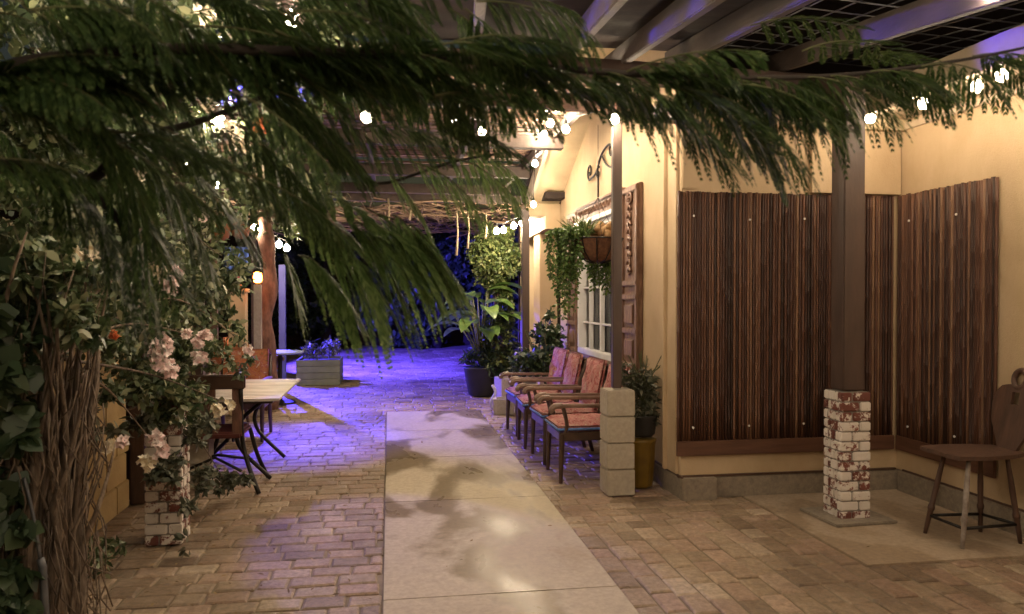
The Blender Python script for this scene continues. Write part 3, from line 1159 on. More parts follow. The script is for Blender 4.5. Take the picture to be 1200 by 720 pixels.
# ------------------------------------------------------------------ armchairs (face -X)
def make_armchair(name, label, fab='floral', group='armchairs lined up along the house wall'):
    t = thing(name, label, 'armchair', (0, 0, 0), 0, group)
    W = .54

    def p(mb, n, m, par=t, sm=False):
        return build(mb, n, m, par, sm, world=False)
    for y in (-.25, .25):
        p(MB().tube([(-.27, y, 0), (-.265, y, .2), (-.26, y, .40)], [.016, .021, .026], 8), 'leg', 'chairwood')
        p(MB().tube([(.33, y, 0), (.27, y, .22), (.24, y, .42), (.28, y, .66), (.35, y, .86)], [.017, .022, .026, .022, .018], 8), 'leg', 'chairwood')
        a = MB()
        a.beam((-.30, y, .625), (.29, y, .615), .055, .028, bev=.008)
        a.tube(curve_pts([(-.26, y, .625), (-.315, y, .622), (-.345, y, .60), (-.335, y, .575)], 5), [.026] * 15 + [.02], 8)
        p(a, 'armrest', 'armwood')
        p(MB().tube(curve_pts([(-.235, y, .40), (-.22, y, .48), (-.25, y, .61)], 5), .017, 8), 'arm_post', 'chairwood')
    s = MB()
    s.box((-.01, -.25, .375), (.52, .035, .07), .006)
    s.box((-.01, .25, .375), (.52, .035, .07), .006)
    s.box((-.262, 0, .373), (.035, .50, .07), .006)
    s.box((.235, 0, .373), (.035, .50, .07), .006)
    p(s, 'seat_frame', 'chairwood')
    b = MB()
    b.beam((.345, -.25, .85), (.345, .25, .85), .03, .06, bev=.008)
    b.beam((.27, -.25, .50), (.27, .25, .50), .026, .05, bev=.008)
    for y in (-.15, -.05, .05, .15):
        b.beam((.27, y, .50), (.345, y, .85), .035, .014, up=(1, 0, 0))
    p(b, 'back_frame', 'chairwood')
    # puffy cushions
    def cushion(cx, cz, sx, sy, sz, rot):
        mb = MB()
        n = 14
        m = Matrix.Rotation(rot, 3, 'Y')
        vs = []
        for side in (1, -1):
            for i in range(n + 1):
                for j in range(n + 1):
                    a, c = i / n * 2 - 1, j / n * 2 - 1
                    e = max(0, (1 - abs(a) ** 4)) ** .5 * max(0, (1 - abs(c) ** 4)) ** .5
                    tuft = .012 * math.cos(a * 7) * math.cos(c * 7)
                    h = sz * (.30 + .70 * e) + tuft * e
                    vs.append(Vector((cx, 0, cz)) + m @ Vector((a * sx, c * sy, side * h)))
        N1 = n + 1
        fs = []
        for i in range(n):
            for j in range(n):
                q = i * N1 + j
                fs.append((q, q + N1, q + N1 + 1, q + 1))
                q += N1 * N1
                fs.append((q, q + 1, q + N1 + 1, q + N1))
        o2 = N1 * N1
        rim = [i * N1 for i in range(n)] + [n * N1 + j for j in range(n)] + [i * N1 + n for i in range(n, 0, -1)] + [j for j in range(n, 0, -1)]
        for k in range(len(rim)):
            a, b2 = rim[k], rim[(k + 1) % len(rim)]
            fs.append((a, b2, b2 + o2, a + o2))
        mb.add(vs, fs)
        loop = [vs[r] * .5 + vs[r + o2] * .5 for r in rim]
        return mb, loop
    c, loop = cushion(-.02, .445, .27, .25, .05, 0)
    o = p(c, 'seat_cushion', fab, t, True)
    pp = MB()
    pp.tube([l + Vector((0, 0, -.012)) for l in loop] + [loop[0] + Vector((0, 0, -.012))], .012, 5)
    p(pp, 'piping', 'blue', o, True)
    c, loop = cushion(.245, .685, .05, .23, .0, 0)
    mb, loop = cushion(.255, .70, .23, .235, .05, R(-78))
    p(mb, 'back_cushion', fab, t, True)
    return t


chair0 = make_armchair('armchair', 'nearest floral armchair in the row, directly beside the pale block pier')
chair0.location = (1.63, 6.27, 0)
lb = ['second floral armchair of the wall row, counted from the pale block pier', 'third floral armchair of the wall row, in front of the white window', 'farthest floral armchair of the wall row, beside the leafy potted shrub']
for i, y in enumerate((6.97, 7.68, 8.38)):
    dup(chair0, (1.62 + [.01, -.02, -.01][i], y, 0), R([2, -2, 3][i]), lb[i])

# ------------------------------------------------------------------ carved wooden chair at right
def make_board_chair(label):
    t = thing('carved_chair', label, 'chair', (0, 0, 0), 0, 'rustic carved board chairs')

    def p(mb, n, m, par=t, sm=False):
        return build(mb, n, m, par, sm, world=False)
    # seat: shaped thin board, wider at front (-X)
    out = [(-.26, -.17), (-.28, -.08), (-.265, 0), (-.28, .08), (-.26, .17), (-.1, .20), (.1, .18), (.22, .13), (.25, 0), (.22, -.13), (.1, -.18), (-.1, -.20)]
    p(MB().prism([(x, y, .488) for x, y in out], (0, 0, 0), (0, 0, .022)), 'seat', 'darkwood')
    legs = [((-.14, -.10), (-.22, -.15), 'greyleg'), ((-.14, .10), (-.23, .16), 'darkwood'), ((.12, -.10), (.20, -.12), 'darkwood'), ((.10, .09), (.14, .13), 'darkwood')]
    for (a, b, m) in legs:
        mb = MB()
        pts = [Vector((b[0], b[1], 0)).lerp(Vector((a[0], a[1], .49)), f) for f in (0, .1, .28, .30, .33, .36, .6, .85, 1)]
        mb.tube(pts, [.011, .014, .016, .021, .021, .016, .017, .014, .013], 10)
        p(mb, 'leg', 'greypaint' if m == 'greyleg' else m, t, True)
    f = .22
    pp = [Vector((b[0], b[1], 0)).lerp(Vector((a[0], a[1], .49)), f) for a, b, _ in legs]
    for i, j in ((0, 1), (1, 3), (3, 2), (2, 0)):
        mb = MB()
        mb.tube([pp[i], pp[j]], .009, 8)
        p(mb, 'stretcher', 'metal', t, True)
    # back board with ring top and holes: polygon with hole via quads strip
    bmesh_pts = []
    prof = [(.07, .50), (.10, .56), (.16, .66), (.175, .76), (.155, .83), (.12, .86), (.075, .87)]
    base = Vector((.20, 0, 0))

    def back(y, z, x=0):
        return (.20 + (z - .5) * .22 + x, y, z)
    mb = MB()
    left = [back(-w, z) for w, z in prof]
    right = [back(w, z) for w, z in prof]
    for k in range(len(prof) - 1):
        w0, z0 = prof[k]
        w1, z1 = prof[k + 1]
        mb.prism([back(-w0, z0), back(w0, z0), back(w1, z1), back(-w1, z1)], (0, 0, 0), (.022, 0, 0)) if k not in (3,) else None
        if k == 3:
            for s in (-1, 1):
                mb.prism([back(s * .03, z0), back(s * w0, z0), back(s * w1, z1), back(s * .03, z1)], (0, 0, 0), (.022, 0, 0))
    ring = [Vector(back(.048 * math.cos(a), .905 + .05 * math.sin(a), .011)) for a in [j * math.pi / 10 for j in range(21)]]
    mb.tube(ring, .017, 8)
    p(mb, 'backrest', 'darkwood')
    return t


bc = make_board_chair('dark rustic chair with pierced back and one pale leg beside the right bamboo screen')
bc.location = (3.585, 4.22, 0)
bc.scale = (1, 1, 1.09)

# ------------------------------------------------------------------ pots and plants near wall
def pot(name, label, cat, c, prof, mat, group=None):
    root = thing(name, label, cat, c, 0, group)
    mb = MB()
    mb.lathe(prof, c, 28)
    build(mb, 'pot', mat, root, True)
    return root


p = pot('potted_shrub', 'dark leafy shrub in a black pot standing on the yellow glazed pot', 'potted plant', (1.98, 5.84, .40),
        [(.08, 0), (.10, .02), (.12, .16), (.125, .17), (.11, .17), (.105, .15)], 'blackpot')
foliage('leaves', 'greyleaf', p, [(1.96, 5.84, .80, .15, .15, .17), (1.90, 5.74, .70, .12, .1, .14), (2.02, 5.85, .58, .10, .12, .16), (1.84, 5.78, .90, .1, .1, .1)], 1300, .06, .022)
mb = MB()
for i in range(26):
    a, rr = random.uniform(0, 6.28), random.uniform(.05, .2)
    mb.tube(curve_pts([(1.98, 5.84, .52), (1.98 + rr * .4 * math.cos(a), 5.84 + rr * .4 * math.sin(a), .85), (1.96 + rr * math.cos(a), 5.84 + rr * math.sin(a) * .7, .95 + random.uniform(-.12, .12))], 4), .004, 4)
build(mb, 'stems', 'stem', p)
t = thing('yellow_pot', 'ribbed ochre yellow pot on the paving beside the block pier', 'pot', (1.96, 5.84, 0))
mb = MB()
o = []
n = 40
prof = [(.085, 0), (.10, .02), (.115, .20), (.122, .345), (.132, .36), (.132, .38), (.12, .385)]
base = len(mb.v)
mb.lathe(prof, (1.96, 5.84, 0), n)
for i, v in enumerate(mb.v):
    k = i % n
    ringi = i // n
    if 1 <= ringi <= 3:
        s = 1 + .05 * math.cos(k / n * 6.2832 * 10)
        mb.v[i] = (1.96 + (v[0] - 1.96) * s, 5.84 + (v[1] - 5.84) * s, v[2])
build(mb, 'pot_body', 'ochre', t, True)

# hanging basket
hb = thing('hanging_basket', 'hanging coconut fibre basket with trailing green vines beside the thin post', 'hanging basket', (1.66, 6.0, 1.85))
c = Vector((1.66, 6.0, 0))
mb = MB()
mb.lathe([(.03, 1.78), (.10, 1.80), (.16, 1.86), (.195, 1.96), (.20, 1.97), (.18, 1.97)], c, 24)
build(mb, 'liner', 'coco', hb, True)
mb = MB()
for k in range(10):
    a = k * .6283
    mb.tube([(c.x + r * math.cos(a), c.y + r * math.sin(a), z) for r, z in ((.03, 1.77), (.105, 1.79), (.168, 1.86), (.203, 1.96))], .005, 5)
mb.tube([(c.x + .205 * math.cos(a), c.y + .205 * math.sin(a), 1.965) for a in [j * .314 for j in range(21)]], .006, 5)
for k in range(3):
    a = k * 2.094 + .4
    mb.tube([(c.x + .2 * math.cos(a), c.y + .2 * math.sin(a), 1.97), (c.x, c.y, 2.30), (c.x, c.y, 2.88)], .0022, 4)
build(mb, 'wire_frame', 'metal', hb)
mb = MB()
for i in range(26):
    q = Vector((c.x + random.uniform(-.04, .16), c.y + random.uniform(-.14, .1), 2.0 + random.uniform(0, .09)))
    r = random.uniform(.02, .045)
    mb.tube([q - Vector((0, 0, r)), q - Vector((0, 0, r * .5)), q + Vector((0, 0, r * .5)), q + Vector((0, 0, r))], [r * .5, r, r * .9, r * .3], 7)
build(mb, 'dry_clump', 'tan', hb, True)
# trailing strands
P, Dd = [], []
mb = MB()
for i in range(60):
    a = random.uniform(0, 6.28)
    side = random.choice((0, 0, 1))
    ax = c.x - .23 + random.uniform(-.09, .09) if side == 0 else c.x + .07 + random.uniform(-.09, .09)
    ay = c.y + (random.uniform(-.12, .08) if side == 0 else random.uniform(.17, .24))
    L = random.uniform(.2, .62) if side == 0 else random.uniform(.15, .42)
    if random.random() < .25:
        ax -= .1
        L *= .6
    top = Vector((c.x + (ax - c.x) * .6, ay, 2.02))
    pts = curve_pts([top, (ax, ay, 2.02), (ax + random.uniform(-.02, .02), ay, 1.95 - L * .4), (ax + random.uniform(-.03, .03), ay, 1.95 - L)], 8)
    mb.tube(pts, .002, 3)
    for q in pts:
        for _ in range(4):
            P.append(q + Vector((random.gauss(0, .01),) * 3))
            Dd.append((random.gauss(0, 1), random.gauss(0, 1), -.6))
build(mb, 'trailing_stems', 'stem', hb)
leaves('trailing_leaves', 'lush', hb, P, Dd, rnd_dirs(len(P)), .032 * (0.6 + .8 * rng.random(len(P))), .022, True)
P, Dd = [], []
for i in range(120):
    a = random.uniform(0, 6.28)
    P.append((c.x - .12 + random.gauss(0, .04), c.y + random.gauss(0, .05), 2.0))
    Dd.append((math.cos(a) * .8, math.sin(a) * .8, random.uniform(.1, 1.0)))
leaves('grassy_blades', 'yellowleaf', hb, P, Dd, rnd_dirs(len(P)), .20, .012, False)


def bush(name, label, cat, blobs, n, L, W, mat, six=False, trunk=None, down=.3, group=None, shell=.5):
    b = blobs[0]
    base = (b[0], b[1], 0)
    root = thing(name, label, cat, base, 0, group)
    foliage('leaves', mat, root, blobs, n, L, W, six, down, shell)
    mb = MB()
    for k in range(trunk or 5):
        bb = random.choice(blobs)
        x0, y0 = b[0] + random.uniform(-.08, .08), b[1] + random.uniform(-.08, .08)
        mb.tube(curve_pts([(x0, y0, 0), ((x0 + bb[0]) / 2 + random.uniform(-.06, .06), (y0 + bb[1]) / 2, bb[2] * .5), (bb[0] + random.uniform(-.5, .5) * bb[3], bb[1], bb[2] + bb[5] * .5)], 5), [.016] * 5 + [.012] * 5 + [.005], 5)
    build(mb, 'stems', 'twig', root)
    return root


# potted shrub behind the chairs
p = pot('potted_shrub', 'bushy dark green shrub in a grey pot past the last armchair', 'potted plant', (1.90, 9.05, 0), [(.12, 0), (.14, .03), (.17, .30), (.18, .31), (.16, .31)], 'greypot')
foliage('leaves', 'ivy', p, [(1.88, 9.05, .85, .25, .25, .3), (1.70, 8.95, .75, .22, .2, .22), (1.85, 9.0, 1.15, .14, .15, .16), (1.58, 9.1, .65, .14, .2, .18)], 1500, .08, .045, True)
foliage('pale_leaves', 'yellowleaf', p, [(1.72, 8.9, .8, .15, .12, .12)], 40, .09, .04, True)
mb = MB()
for i in range(14):
    a = random.uniform(0, 6.28)
    mb.tube(curve_pts([(1.90, 9.05, .3), (1.88 + .08 * math.cos(a), 9.05 + .08 * math.sin(a), .6), (1.80 + .2 * math.cos(a), 9.0 + .2 * math.sin(a), .95 + random.uniform(-.1, .2))], 4), .006, 4)
build(mb, 'stems', 'stem', p)

# vine covered far column
blobs = []
for k in range(12):
    z = .35 + k * .19
    blobs.append((1.66 + random.uniform(-.1, .08), 11.6 + random.uniform(-.2, .2), z, .22 + .10 * math.sin(k * .9) + (.12 if k > 8 else 0), .25, .18))
blobs += [(1.5, 11.7, 2.2, .25, .25, .2), (1.55, 11.7, 1.9, .22, .25, .25)]
bush('climbing_shrub', 'tall yellow green creeper wrapped round the porch post near the bright bulbs', 'climbing plant', blobs, 11000, .07, .038, 'yellowleaf', True)

# broad leaf (bird of paradise) in pot
root = thing('broadleaf_plant', 'broad leaved plant with arching leaves in a dark pot beside the blue lit path', 'potted plant', (1.38, 11.55, 0))
mb = MB()
mb.lathe([(.16, 0), (.20, .03), (.27, .42), (.29, .44), (.25, .44)], (1.38, 11.55, 0), 26)
build(mb, 'pot', 'blackpot', root, True)
stem = MB()
lf = MB()
for k in range(24):
    a = k * 2.4 + random.uniform(-.3, .3)
    rr = random.uniform(.25, .75)
    if math.cos(a) > .2:
        rr *= .6
    h = random.uniform(.65, 1.6)
    b0 = Vector((1.38, 11.55, .45))
    e = b0 + Vector((rr * .5 * math.cos(a), rr * .5 * math.sin(a), h * .75))
    d = Vector((math.cos(a) * .8, math.sin(a) * .8, .35)).normalized()
    stem.tube([b0, b0.lerp(e, .5) + Vector((0, 0, .06)), e], [.016, .012, .009], 6)
    Lf = random.uniform(.45, .75)
    side = d.cross(Vector((0, 0, 1))).normalized()
    prev = None
    n = 9
    for i in range(n + 1):
        s = i / n
        q = e + d * Lf * s - Vector((0, 0, 1)) * (s * s * Lf * .55)
        w = .12 * math.sin(math.pi * min(1, s * .93 + .07)) ** .7 + .004
        cur = (q - side * w + Vector((0, 0, w * .35)), q, q + side * w + Vector((0, 0, w * .35)))
        if prev:
            lf.add(list(prev) + list(cur), [(0, 1, 4, 3), (1, 2, 5, 4)])
        prev = cur
build(stem, 'stems', 'stem', root, True)
build(lf, 'broad_leaves', 'broadleaf', root, True)
foliage('undergrowth', 'darkleaf', root, [(1.38, 11.55, .55, .32, .3, .2), (1.5, 11.4, .35, .2, .2, .25)], 900, .10, .03)

# small concrete planter and blocks near far pier
def block_planter(label, c, s, rz):
    root = thing('block_planter', label, 'planter', c, rz, 'square stone planters beside the path')
    w, d, h = s
    mb = MB()
    for sx in (-1, 1):
        mb.box((sx * (w / 2 - .02), 0, h / 2), (.04, d, h), .006)
        mb.box((0, sx * (d / 2 - .02), h / 2), (w - .082, .04, h), .006)
    mb.box((0, 0, h * .4), (w - .085, d - .085, h * .7))
    build(mb, 'box', 'block', root, world=False)
    return root


block_planter('square grey stone planter below the creeper on the right', (1.68, 10.75, 0), (.34, .34, .36), R(10))
block_planter('low pale stone planter just past the last armchair', (1.45, 9.75, 0), (.26, .26, .20), R(-8))
mb = MB()
mb.tube(curve_pts([(1.35, 10.1, .02), (1.33, 10.05, .12), (1.38, 10.0, .24), (1.34, 10.0, .34)], 6), .02, 8)
o = tag(build(mb, 'bent_pipe', 'white', None, True), 'short bent white pipe sticking up beside the stone planters', 'pipe')

# ------------------------------------------------------------------ left side
# garden wall
gw = thing('garden_wall', 'low tan painted block wall at the left behind the shaggy vine', 'garden wall', (-1.85, 4.5, 0))
mb = MB()
for r in range(6):
    off = .2 * (r % 2)
    y = 1.6 - off
    while y < 5.85:
        y1 = min(y + .395, 5.85)
        if y1 - y > .05:
            mb.box((-1.93, (y + y1) / 2, .10 + r * .2), (.18, y1 - y - .006, .194), .006)
        y += .4
build(mb, 'blocks', 'tanwall', gw)
mb = MB()
mb.box((-1.93, 3.72, 1.225), (.22, 4.3, .05), .008)
build(mb, 'coping', 'tanwall', gw)
mb = MB()
mb.box((-1.80, 5.95, .65), (.10, .14, 1.3), .006)
mb.box((-2.5, 6.05, .6), (1.3, .08, 1.2), .006)
build(mb, 'end_post', 'darkwood', gw)

brick_pier('brick_pier', 'whitewashed red brick pier at the left, overhung by pink flowers', (-1.345, 4.98), .21, 13, R(0))
bpy.data.objects['brick_pier.001']['group'] = 'whitewashed brick piers'

# table
tb = thing('slatted_table', 'patio table with white slatted top and curved black iron legs', 'table', (-1.3, 6.9, 0))
mb = MB()
for k in range(15):
    y = 6.18 + k * .098
    mb.box((-1.30, y, .705), (.92, .086, .022), .004)
build(mb, 'tabletop', 'tabletop', tb)
mb = MB()
mb.box((-1.30, 6.87, .68), (.80, 1.30, .028), .004)
build(mb, 'apron', 'chairwood', tb)
for y in (6.5, 7.35):
    for s in (-1, 1):
        mb = MB()
        mb.tube(curve_pts([(-1.3 + s * .30, y, .67), (-1.3 + s * .10, y, .48), (-1.3 + s * .10, y, .28), (-1.3 + s * .34, y, .015)], 8), .017, 8)
        build(mb, 'leg', 'metal', tb, True)
mb = MB()
mb.tube(curve_pts([(-1.3, 6.5, .33), (-1.3, 6.9, .42), (-1.3, 7.35, .33)], 8), .014, 8)
for k in range(2):
    mb.tube(scroll(6.75 + k * .36, .33, .09, 1.3, 1 if k else -1, x=-1.3), .008, 6)
build(mb, 'scroll_brace', 'metal', tb, True)

# chair with its back to the camera
dc = thing('dining_chair', 'dark wooden patio chair with thick back rail at the white slatted table', 'chair', (-1.33, 6.2, 0))
mb = MB()
mb.box((-1.33, 6.08, .855), (.50, .045, .11), .010)
build(mb, 'back_rail', 'chairwood', dc)
for x in (-1.545, -1.115):
    mb = MB()
    mb.tube(curve_pts([(x, 6.08, .80), (x, 6.12, .45), (x + (.04 if x > -1.3 else -.04), 6.10, .25), (x + (.14 if x > -1.3 else -.14), 6.02, .01)], 8), .017, 8)
    build(mb, 'leg', 'metal', dc, True)
    mb = MB()
    mb.tube(curve_pts([(x, 6.46, .44), (x + (.05 if x > -1.3 else -.05), 6.5, .22), (x + (.12 if x > -1.3 else -.12), 6.58, .01)], 8), .017, 8)
    build(mb, 'leg', 'metal', dc, True)
mb = MB()
for x, w in ((-1.145, .07), (-1.33, .06), (-1.51, .07)):
    mb.box((x, 6.09, .63), (w, .02, .36), .006)
build(mb, 'back_slats', 'bark2', dc)
mb = MB()
mb.box((-1.33, 6.28, .45), (.44, .42, .05), .015)
build(mb, 'seat', simple('oxblood cushion', (0.13, 0.03, 0.025), None, 8, 0.6), dc)
mb = MB()
mb.tube([(-1.55, 6.06, .18), (-1.33, 6.2, .26), (-1.11, 6.06, .18)], .012, 6)
mb.tube([(-1.55, 6.5, .18), (-1.33, 6.3, .26), (-1.11, 6.5, .18)], .012, 6)
build(mb, 'stretcher', 'metal', dc, True)

# orange floral chairs beyond the table
oc = make_armchair('armchair', 'orange floral armchair at the far end of the white slatted table', 'floral2', 'orange floral armchairs by the tables')
oc.location = (-1.55, 8.5, 0)
oc.rotation_euler = (0, 0, R(90))
dup(oc, (-2.05, 9.4, 0), R(60), 'orange floral armchair half hidden behind the vine, left of the pillar')
# blue lit round table
bt = thing('round_table', 'round table with pale top glowing blue at the far left', 'table', (-1.52, 11.2, 0))
build(MB().lathe([(.30, .70), (.32, .71), (.32, .73), (.30, .735)], (-1.52, 11.2, 0), 28), 'tabletop', 'bluetop', bt, True)
build(MB().lathe([(.03, .03), (.03, .70)], (-1.52, 11.2, 0), 12), 'pedestal', 'metal', bt)
build(MB().lathe([(.22, 0), (.20, .025), (.03, .04)], (-1.52, 11.2, 0), 20), 'base', 'metal', bt)
dup(oc, (-1.95, 11.5, 0), R(150), 'orange floral armchair at the round blue lit table')
# long planter box
lp = thing('planter_box', 'long grey green timber planter box at the edge of the blue light', 'planter', (-1.2, 13.5, 0))
mb = MB()
for k in range(4):
    mb.box((-1.19, 13.35, .055 + k * .108), (.72, .03, .104), .004)
    mb.box((-1.19, 14.25, .055 + k * .108), (.72, .03, .104), .004)
    for x in (-1.54, -.84):
        mb.box((x, 13.80, .055 + k * .108), (.03, .865, .104), .004)
build(mb, 'boards', 'planter', lp)
build(MB().box((-1.19, 13.8, .36), (.66, .86, .05)), 'soil_fill', 'soil', lp)
foliage('plants', 'greyleaf', lp, [(-1.3, 13.6, .55, .25, .3, .16), (-1.0, 13.9, .6, .18, .3, .2)], 450, .10, .03)
# tan pillar with pink flowers
tp = thing('tan_pillar', 'tan pillar with a pot of magenta flowers on top at the far left', 'pillar', (-2.2, 10.2, 0))
a = atY(279, 345, 10.2)
mb = MB()
mb.box((a.x, 10.2, .78), (.20, .22, 1.56), .01)
mb.box((a.x, 10.2, 1.58), (.26, .28, .05), .01)
build(mb, 'shaft', 'cream', tp)
fp = pot('flower_pot', 'small pot of magenta flowers on top of the tan pillar', 'potted plant', (a.x, 10.2, 1.607), [(.04, 0), (.06, .08), (.05, .08)], 'terra')
foliage('petals', 'magenta', fp, [(a.x - .06, 10.15, 1.72, .12, .08, .05)], 120, .04, .03)
foliage('leaves', 'lush', fp, [(a.x, 10.2, 1.69, .11, .1, .05)], 100, .05, .02)

# peeling trunk
pt = thing('patio_tree', 'tree with peeling reddish trunk rising through the patio at far left', 'tree', (-1.75, 10.6, 0))
a = atY(313, 350, 10.6)
mb = MB()
pts = [(a.x + .03 * math.sin(k * 1.3), 10.6 + .03 * math.cos(k), k * .3) for k in range(12)]
mb.tube(curve_pts(pts, 3), [.125 + .02 * math.sin(k * .9) - .0015 * k for k in range(34)], 12)
build(mb, 'trunk', 'bark2', pt, True)
foliage('crown', 'yellowleaf', pt, [(a.x, 10.6, 3.2, .7, .6, .4), (a.x + .5, 10.4, 2.9, .5, .5, .3), (a.x + .35, 10.5, 2.5, .22, .3, .25)], 3000, .08, .035, True)
# pole lamp with orange light
ol = thing('orange_lamp', 'slim pale pole topped by a glowing orange lamp beside the peeling trunk', 'lamp', (-1.95, 10.0, 0))
a = atY(302, 325, 10.0)
build(MB().box((a.x, 10.0, a.z / 2 - .04), (.09, .09, a.z - .10), .008), 'pole', 'block', ol)
build(MB().lathe([(.03, -.07), (.05, -.05), (.055, .0), (.045, .05), (.012, .07)], a, 14), 'glowing_shade', 'orange', ol, True)
build(MB().lathe([(.07, .0), (.05, .03), (.01, .07)], a + Vector((0, 0, .065)), 14), 'cap', 'metal', ol, True)
# blue post and blue tarp
mb = MB()
a = atY(331, 370, 12.4)
mb.box((a.x, 12.4, 1.0), (.10, .10, 2.0), .006)
tag(build(mb, 'blue_post', 'bluepaint'), 'blue painted post right of the peeling trunk', 'post')
mb = MB()
a0, a1 = atY(262, 288, 11.8), atY(292, 320, 11.8)
n = 12
vs, fs = [], []
for i in range(n + 1):
    for j in range(7):
        x = a0.x + (a1.x - a0.x) * i / n
        z = a0.z + (a1.z - a0.z) * j / 6 + .05 * math.sin(i / n * 3.14) * (1 if j else -.6)
        vs.append((x, 11.8 + .03 * math.sin(i * 1.4 + j * .5), z))
for i in range(n):
    for j in range(6):
        q = i * 7 + j
        fs.append((q, q + 7, q + 8, q + 1))
mb.add(vs, fs)
o = build(mb, 'blue_awning', simple('dark blue canvas', (0.02, 0.05, 0.20), None, 8, 0.8), None, True)
sm = o.modifiers.new('thick', 'SOLIDIFY'); sm.thickness = .01
tag(o, 'dark blue canvas hanging between the terracotta baskets and the tan pillar', 'awning')
for i, (u, v) in enumerate(((259, 272), (282, 270))):
    a = atY(u, v, 8.6)
    hp = thing('hanging_pot', ['terracotta hanging pot at far left, the one farther from the bulbs', 'terracotta hanging pot at far left, the one nearer the bulbs'][i], 'hanging pot', a, 0, 'terracotta hanging pots')
    build(MB().lathe([(.04, -.09), (.08, -.06), (.11, .05), (.12, .06), (.12, .08), (.09, .08)], a, 20), 'pot', 'terra', hp, True)
    mb = MB()
    for k in range(3):
        an = k * 2.09
        mb.tube([a + Vector((.11 * math.cos(an), .11 * math.sin(an), .08)), a + Vector((0, 0, .45)), a + Vector((0, 0, .7))], .003, 4)
    build(mb, 'wires', 'metal', hp)
    foliage('leaves', 'lush', hp, [(a.x, a.y, a.z + .14, .13, .13, .09)], 200, .06, .025)

# far tables and chairs silhouettes: dark hedge and trees closing the view
for i, (x, y, w, h, lab) in enumerate([(-6.5, 21.5, 2.6, 3.6, 'dark leafy tree at the far left end, behind the blue post'), (-1.8, 22.5, 2.4, 3.2, 'dark leafy tree closing the walkway, left of its middle'), (1.4, 22.8, 2.0, 3.0, 'dark leafy tree closing the walkway, right behind the hanging ropes'), (5.0, 22.0, 2.5, 4.0, 'dark leafy tree far behind the house porch')]):
    root = thing('dark_tree', lab, 'tree', (x, y, 0), 0, 'dark trees closing the far end')
    bl = [(x + random.uniform(-.7, .7) * w, y + random.uniform(-.8, .8), random.uniform(.5, h), w * .5, .9, .8) for _ in range(9)]
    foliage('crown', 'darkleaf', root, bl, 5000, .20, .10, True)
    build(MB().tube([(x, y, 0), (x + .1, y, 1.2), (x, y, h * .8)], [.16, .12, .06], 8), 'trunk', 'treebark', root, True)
mb = MB()
mb.box((-1, 24.2, 2.0), (24, .2, 4.0))
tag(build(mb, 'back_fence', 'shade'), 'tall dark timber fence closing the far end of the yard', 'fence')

# ------------------------------------------------------------------ shaggy climbing vine at left
vine = thing('climbing_vine', 'old climbing vine with shaggy twisted trunk and pale pink flowers at left', 'climbing plant', (-1.45, 3.0, 0))
mb = MB()
vc = atZ(52, 800, 0)
V0 = (atY(8, 600, 2.95) + atY(88, 600, 2.95)) / 2
V0.z = 0
mb.tube(curve_pts([V0, V0 + Vector((.02, 0, .5)), V0 + Vector((-.01, 0, 1.0)), V0 + Vector((-.06, .05, 1.5))], 4), [.13 - .0098 * k for k in range(13)], 14)
for i in range(110):
    a = random.uniform(0, 6.28)
    r0 = random.uniform(.09, .165)
    r1 = r0 * random.uniform(.9, 1.3)
    x0, y0 = V0.x + r0 * math.cos(a), V0.y + r0 * math.sin(a)
    tw = random.uniform(-.5, .5)
    pts = []
    hmax = random.uniform(.9, 1.75)
    for k in range(9):
        f = k / 8
        z = f * hmax
        aa = a + tw * f + .2 * math.sin(k * 1.7 + i)
        rr = r0 + (r1 - r0) * f + .012 * math.sin(k * 2.1 + i)
        spread = max(0, f - .45) * random.uniform(.1, .5)
        rr *= 1 - .25 * math.sin(f * 3.14)
        rr += max(0, f - .5) * .18
        pts.append((V0.x + rr * math.cos(aa) - .04 * f, V0.y + rr * math.sin(aa), z))
    th = random.choice((.005, .007, .011, .018, .026, .032))
    mb.tube(curve_pts(pts, 2), [th * (1.15 - 1.05 * k / 16) for k in range(17)], 5)
for i in range(300):     # loose shreds of bark
    a = random.uniform(0, 6.28)
    z = random.uniform(.1, 1.35)
    r = .16 + random.uniform(-.02, .05)
    x, y = V0.x + r * math.cos(a), V0.y + r * math.sin(a)
    l = random.uniform(.08, .35)
    mb.tube([(x, y, z), (x + random.uniform(-.03, .03), y + random.uniform(-.03, .03), z - l * .5), (x + random.uniform(-.06, .06), y + random.uniform(-.04, .04), z - l)], .0028, 3)
build(mb, 'trunk', 'bark', vine, True)
# long arching canes
canes = MB()
caneP = []
for (u0, v0, u1, v1, u2, v2, Ya, Yb) in [(60, 420, 150, 380, 235, 395, 3.1, 4.4), (60, 400, 130, 330, 200, 300, 3.1, 4.2), (80, 430, 130, 460, 180, 520, 3.2, 4.5), (70, 420, 180, 440, 260, 470, 3.2, 5.0), (40, 400, 30, 330, 10, 260, 3.0, 3.3), (70, 380, 110, 300, 100, 240, 3.2, 3.8),
                                         (60, 420, 200, 350, 290, 405, 3.3, 5.2), (150, 480, 200, 470, 262, 560, 4.4, 5.3), (90, 440, 100, 470, 140, 520, 3.3, 4.2), (60, 400, 180, 260, 260, 300, 3.3, 4.8)]:
    pts = curve_pts([atY(u0, v0, Ya), atY(u1, v1, (Ya + Yb) / 2), atY(u2, v2, Yb)], 10)
    caneP += pts
    canes.tube(pts, [.008 - .0003 * k for k in range(len(pts))], 6)
build(canes, 'canes', 'bark', vine, True)
bl = []
